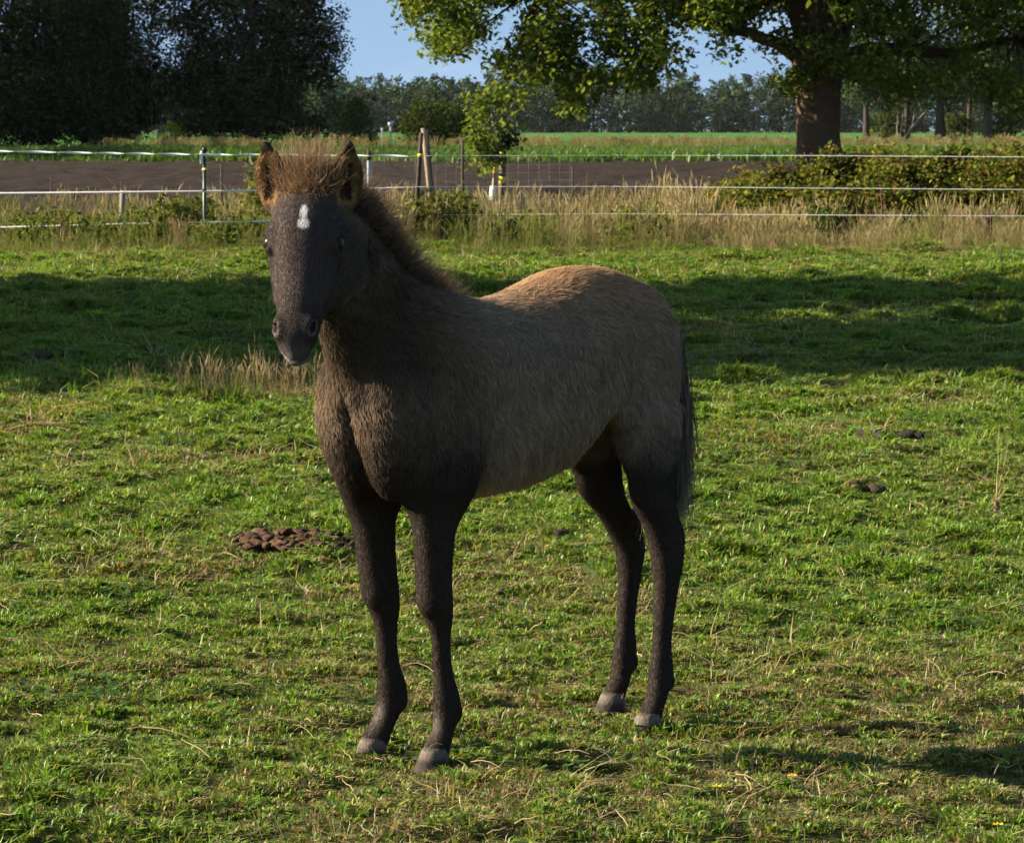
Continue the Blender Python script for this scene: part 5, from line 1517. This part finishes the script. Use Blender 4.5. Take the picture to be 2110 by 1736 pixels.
# hooves
hoof_mat = tint_mat('hoof', rough=0.7, spec=0.08, noise=0.3, scale=90, bump=0.2, bump_scale=120)
for K in (FORE_L, FORE_R, HIND_L, HIND_R):
    z0, u0, v0, ru, rv = K[-1]
    V, C = [], []
    prof = [(0.052, 0.0265, 0.000, (0.060, 0.049, 0.040)), (0.046, 0.0295, 0.001, (0.125, 0.103, 0.082)), (0.034, 0.0315, 0.005, (0.088, 0.072, 0.058)),
            (0.026, 0.0335, 0.008, (0.034, 0.027, 0.022)), (0.012, 0.0365, 0.012, (0.045, 0.034, 0.028)), (0.0, 0.0385, 0.015, (0.03, 0.023, 0.019))]
    m_ = 20
    for zz, r_, du, cc_ in prof:
        for j in range(m_):
            th = 2 * np.pi * j / m_
            x_ = math.cos(th); heel = 0.80 if x_ < 0 else 1.0
            toe = 1 + 0.10 * max(x_, 0) * (0.052 - zz) / 0.052
            zb = zz - (0.010 if x_ < -0.3 and zz > 0.02 else 0)
            V.append((u0 + du + r_ * x_ * heel * toe * 1.05, v0 + r_ * 0.94 * math.sin(th), zb)); C.append(cc_)
    V.append((u0, v0, 0.056)); C.append(prof[0][3])
    Q = [(i * m_ + j, (i + 1) * m_ + j, (i + 1) * m_ + (j + 1) % m_, i * m_ + (j + 1) % m_) for i in range(5) for j in range(m_)]
    T = [(len(V) - 1, j, (j + 1) % m_) for j in range(m_)]
    link('hoof', mesh_np('hoof', np.array(V), tris=np.array(T), quads=np.array(Q), cols=np.array(C), smooth=True), foal, hoof_mat)
# ================================================================== small things on the grass
dung_mat = tint_mat('dung', rough=0.9, spec=0.15, noise=0.45, scale=45, bump=0.6, bump_scale=70)
def lump(seed, colr):
    """rough lump on an icosphere"""
    r = np.random.default_rng(seed)
    t = (1 + 5 ** .5) / 2
    v = np.array([(-1, t, 0), (1, t, 0), (-1, -t, 0), (1, -t, 0), (0, -1, t), (0, 1, t), (0, -1, -t), (0, 1, -t), (t, 0, -1), (t, 0, 1), (-t, 0, -1), (-t, 0, 1)], float)
    f = [(0, 11, 5), (0, 5, 1), (0, 1, 7), (0, 7, 10), (0, 10, 11), (1, 5, 9), (5, 11, 4), (11, 10, 2), (10, 7, 6), (7, 1, 8), (3, 9, 4), (3, 4, 2), (3, 2, 6), (3, 6, 8), (3, 8, 9), (4, 9, 5), (2, 4, 11), (6, 2, 10), (8, 6, 7), (9, 8, 1)]
    v = [tuple(q / np.linalg.norm(q)) for q in v]; cache = {}
    def mid(a, b):
        k = (min(a, b), max(a, b))
        if k not in cache:
            m = (np.array(v[a]) + np.array(v[b])) / 2; v.append(tuple(m / np.linalg.norm(m))); cache[k] = len(v) - 1
        return cache[k]
    nf = []
    for a, b, c in f:
        ab, bc, ca = mid(a, b), mid(b, c), mid(c, a)
        nf += [(a, ab, ca), (b, bc, ab), (c, ca, bc), (ab, bc, ca)]
    V = np.array(v)
    V *= (1 + 0.30 * vnoise(V[:, 0] * 2.2 + seed * 3, V[:, 1] * 2.2 + V[:, 2] * 1.7, 91) + r.normal(0, 0.09, len(V)))[:, None]
    V *= np.array([1.15, 0.95, 0.72])
    C = np.array(colr) * (0.85 + 0.3 * r.random((len(V), 1)))
    return mesh_np('dropping', V, tris=np.array(nf), cols=C, smooth=False)
BR = [lump(k, c) for k, c in enumerate([(0.105, 0.058, 0.032), (0.075, 0.042, 0.025), (0.15, 0.088, 0.048), (0.045, 0.028, 0.019), (0.09, 0.052, 0.032)])]
GD = [lump(10 + k, c) for k, c in enumerate([(0.030, 0.024, 0.020), (0.055, 0.042, 0.034), (0.085, 0.066, 0.052)])]
for me in BR + GD: me.materials.append(dung_mat)
def gpt(px, py):
    v = at(px, py, 1.0)
    d = np.array(v) - np.array((0, 0, CAM_H)); t = -CAM_H / d[2]
    return d[0] * t, d[1] * t
def pile(name, label, px, py, n, wx, wy, s0, s1, meshes, seed, mound=0.0, group=None):
    r = np.random.default_rng(seed)
    x, y = gpt(px, py)
    root = thing(name, label, 'dung', (x, y, float(gz(x, y))), 0, group)
    for k in range(n):
        a = r.random() * 6.28; q = r.random() ** 0.6
        lx_, ly_ = wx * q * math.cos(a), wy * q * math.sin(a)
        o = link('dropping', meshes[r.integers(len(meshes))], root)
        s = r.uniform(s0, s1)
        o.location = (lx_, ly_, 0.014 + s * 0.45 + mound * max(0, 1 - q ** 1.5) * r.random())
        o.scale = (s * r.uniform(.7, 1.5), s * r.uniform(.7, 1.3), s * r.uniform(.6, 1.1))
        o.rotation_euler = tuple(r.uniform(-.5, .5, 2)) + (r.random() * 6.28,)
pile('dung_pile', 'long heap of brown horse droppings left of the foal\'s front legs', 605, 1138, 260, 0.215, 0.20, 0.006, 0.020, BR, 1, 0.035)
pile('dung_pile', 'dark droppings on the shade edge near the left side', 128, 752, 9, 0.20, 0.12, 0.020, 0.042, GD[:2], 2, 0.03)
pile('dung_pile', 'row of grey droppings right of the foal\'s tail, upper one', 1835, 928, 11, 0.14, 0.09, 0.024, 0.036, GD, 3, 0.03)
pile('dung_pile', 'small light brown droppings below the grey ones on the right', 1782, 1024, 5, 0.06, 0.04, 0.020, 0.030, GD[1:] + BR[:1], 4, 0.01)
pile('dung_pile', 'single dark dropping on the grass behind the foal\'s belly', 1166, 1124, 3, 0.014, 0.012, 0.022, 0.028, GD[:2], 5, 0.0)
pile('dung_pile', 'dark droppings on the right edge of the tree shadow', 1860, 786, 8, 0.34, 0.10, 0.020, 0.036, GD[:2] + BR[1:2], 6, 0.02)
pile('dung_pile', 'little dark droppings just behind the foal\'s rear legs', 1402, 1085, 2, 0.015, 0.01, 0.010, 0.016, GD[:2], 7, 0.0)

# dried stalk on the right
x, y = gpt(2052, 1078)
stalk = thing('dried_stalk', 'withered brown thistle stalk with a shaggy head standing at right', 'plant', (x, y, float(gz(x, y))))
g = Geo(); r = np.random.default_rng(4)
g.tube([(0, 0, -.02), (0.004, 0, .03), (0, 0, .07)], [0.012, 0.010, 0.009], 7, (0.20, 0.14, 0.085))
link('stem', g.mesh('stem', True), stalk, bark_mat)
g = Geo()
for k in range(110):
    z = 0.01 + 0.07 * r.random(); a = r.random() * 6.28; L = r.uniform(0.008, 0.022)
    b = np.array((0.006 * math.cos(a), 0.006 * math.sin(a), z)); d = np.array((math.cos(a), math.sin(a), r.uniform(-.6, .8)))
    s = np.cross(d, (0, 0, 1)); s /= np.linalg.norm(s)
    cc_ = np.array((0.30, 0.20, 0.11)) * r.uniform(.5, 1.3) if z > .05 else np.array((0.20, 0.16, 0.11)) * r.uniform(.5, 1.3)
    g.add([b - s * .003, b + s * .003, b + d * L], tris=[[0, 1, 2]], colr=cc_)
for k in range(5):
    limb(g, (0, 0, .07), (r.normal(.03, .01), r.normal(0, .01), .07 + .05 * (k + 1)), 0.0014, 0.0006, 0, r, (0.36, 0.28, 0.16), 5, .03, 4)
link('withered_leaves', g.mesh('withered_leaves'), stalk, straw_mat)

# broad-leaved rosette and yellow flowers
x, y = gpt(318, 1462)
dock = thing('dock_plant', 'bright broad-leaved rosette in the grass at lower left', 'plant', (x, y, float(gz(x, y))))
for k in range(9):
    a = k * 0.72 + .2; L = 0.045 + 0.02 * r.random(); el = r.uniform(.35, 1.1)
    d = np.array((math.cos(a) * math.cos(el), math.sin(a) * math.cos(el), math.sin(el))); s = np.array((-math.sin(a), math.cos(a), 0.0))
    up_ = np.cross(s, d) * -1
    rows = [(0, .1), (.25, .55), (.5, .8), (.75, .6), (1, .03)]
    V = []
    for t_, w_ in rows:
        c_ = d * L * t_ + np.array((0, 0, -.02 * t_ * t_))
        V += [c_ - s * w_ * .016, c_ + np.array((0, 0, -.003)), c_ + s * w_ * .016]
    Q = [(i * 3 + j, i * 3 + j + 1, i * 3 + j + 4, i * 3 + j + 3) for i in range(4) for j in range(2)]
    link('leaf', mesh_np('leaf', np.array(V), quads=np.array(Q), cols=np.tile(np.array((0.10, 0.17, 0.04)) * r.uniform(.7, 1.3), (len(V), 1)), smooth=True), dock, leafm)
petal = plain_mat('yellow_petal', (0.72, 0.50, 0.02), rough=0.6, noise=0.2)
stemm = plain_mat('flower_stem', (0.09, 0.13, 0.03), rough=0.6, noise=0.2)
for px, py, lab in [(1477, 1655, 'small yellow flower in the foreground, left of the three'), (1632, 1628, 'small yellow flower right of the front hooves, middle of three'), (2056, 1728, 'small yellow flower at the lower right corner')]:
    x, y = gpt(px, py + 14)
    fl_ = thing('yellow_flower', lab, 'flower', (x, y, float(gz(x, y))), 0, 'yellow meadow flowers')
    cyl('stem', [(0, 0, -.01), (0.002, 0, .02), (0, 0, .042)], [0.0015, 0.0014, 0.0013], fl_, stemm, 5)
    V, T = [(0, 0, .046)], []
    for k in range(12):
        a = k * 6.283 / 12; w_ = .2
        V += [(.0085 * math.cos(a - w_), .0085 * math.sin(a - w_), .0455 + .002 * (k % 2)), (.0105 * math.cos(a), .0105 * math.sin(a), .0465 + .002 * (k % 2)), (.0085 * math.cos(a + w_), .0085 * math.sin(a + w_), .0455 + .002 * (k % 2))]
        i0 = 1 + k * 3; T += [(0, i0, i0 + 1), (0, i0 + 1, i0 + 2)]
    link('bloom', mesh_np('bloom', np.array(V), tris=np.array(T)), fl_, petal)
# ================================================================== thin haze
V = np.array([(x, y, z) for z in (-1.5, 32.0) for x, y in ((-1800, -150), (1800, -150), (1800, 1560), (-1800, 1560))], float)
Q = np.array([(3, 2, 1, 0), (4, 5, 6, 7), (0, 1, 5, 4), (1, 2, 6, 5), (2, 3, 7, 6), (3, 0, 4, 7)])
hz = bpy.data.materials.new('haze')
hz.use_nodes = True
hn, hl = hz.node_tree.nodes, hz.node_tree.links
hn.clear()
ho = hn.new('ShaderNodeOutputMaterial'); hv = hn.new('ShaderNodeVolumePrincipled')
hv.inputs['Color'].default_value = (0.86, 0.92, 1.0, 1)
hv.inputs['Density'].default_value = 0.00002
hl.new(hv.outputs['Volume'], ho.inputs['Volume'])
link('haze', mesh_np('haze', V, quads=Q), None, hz, 'stuff')
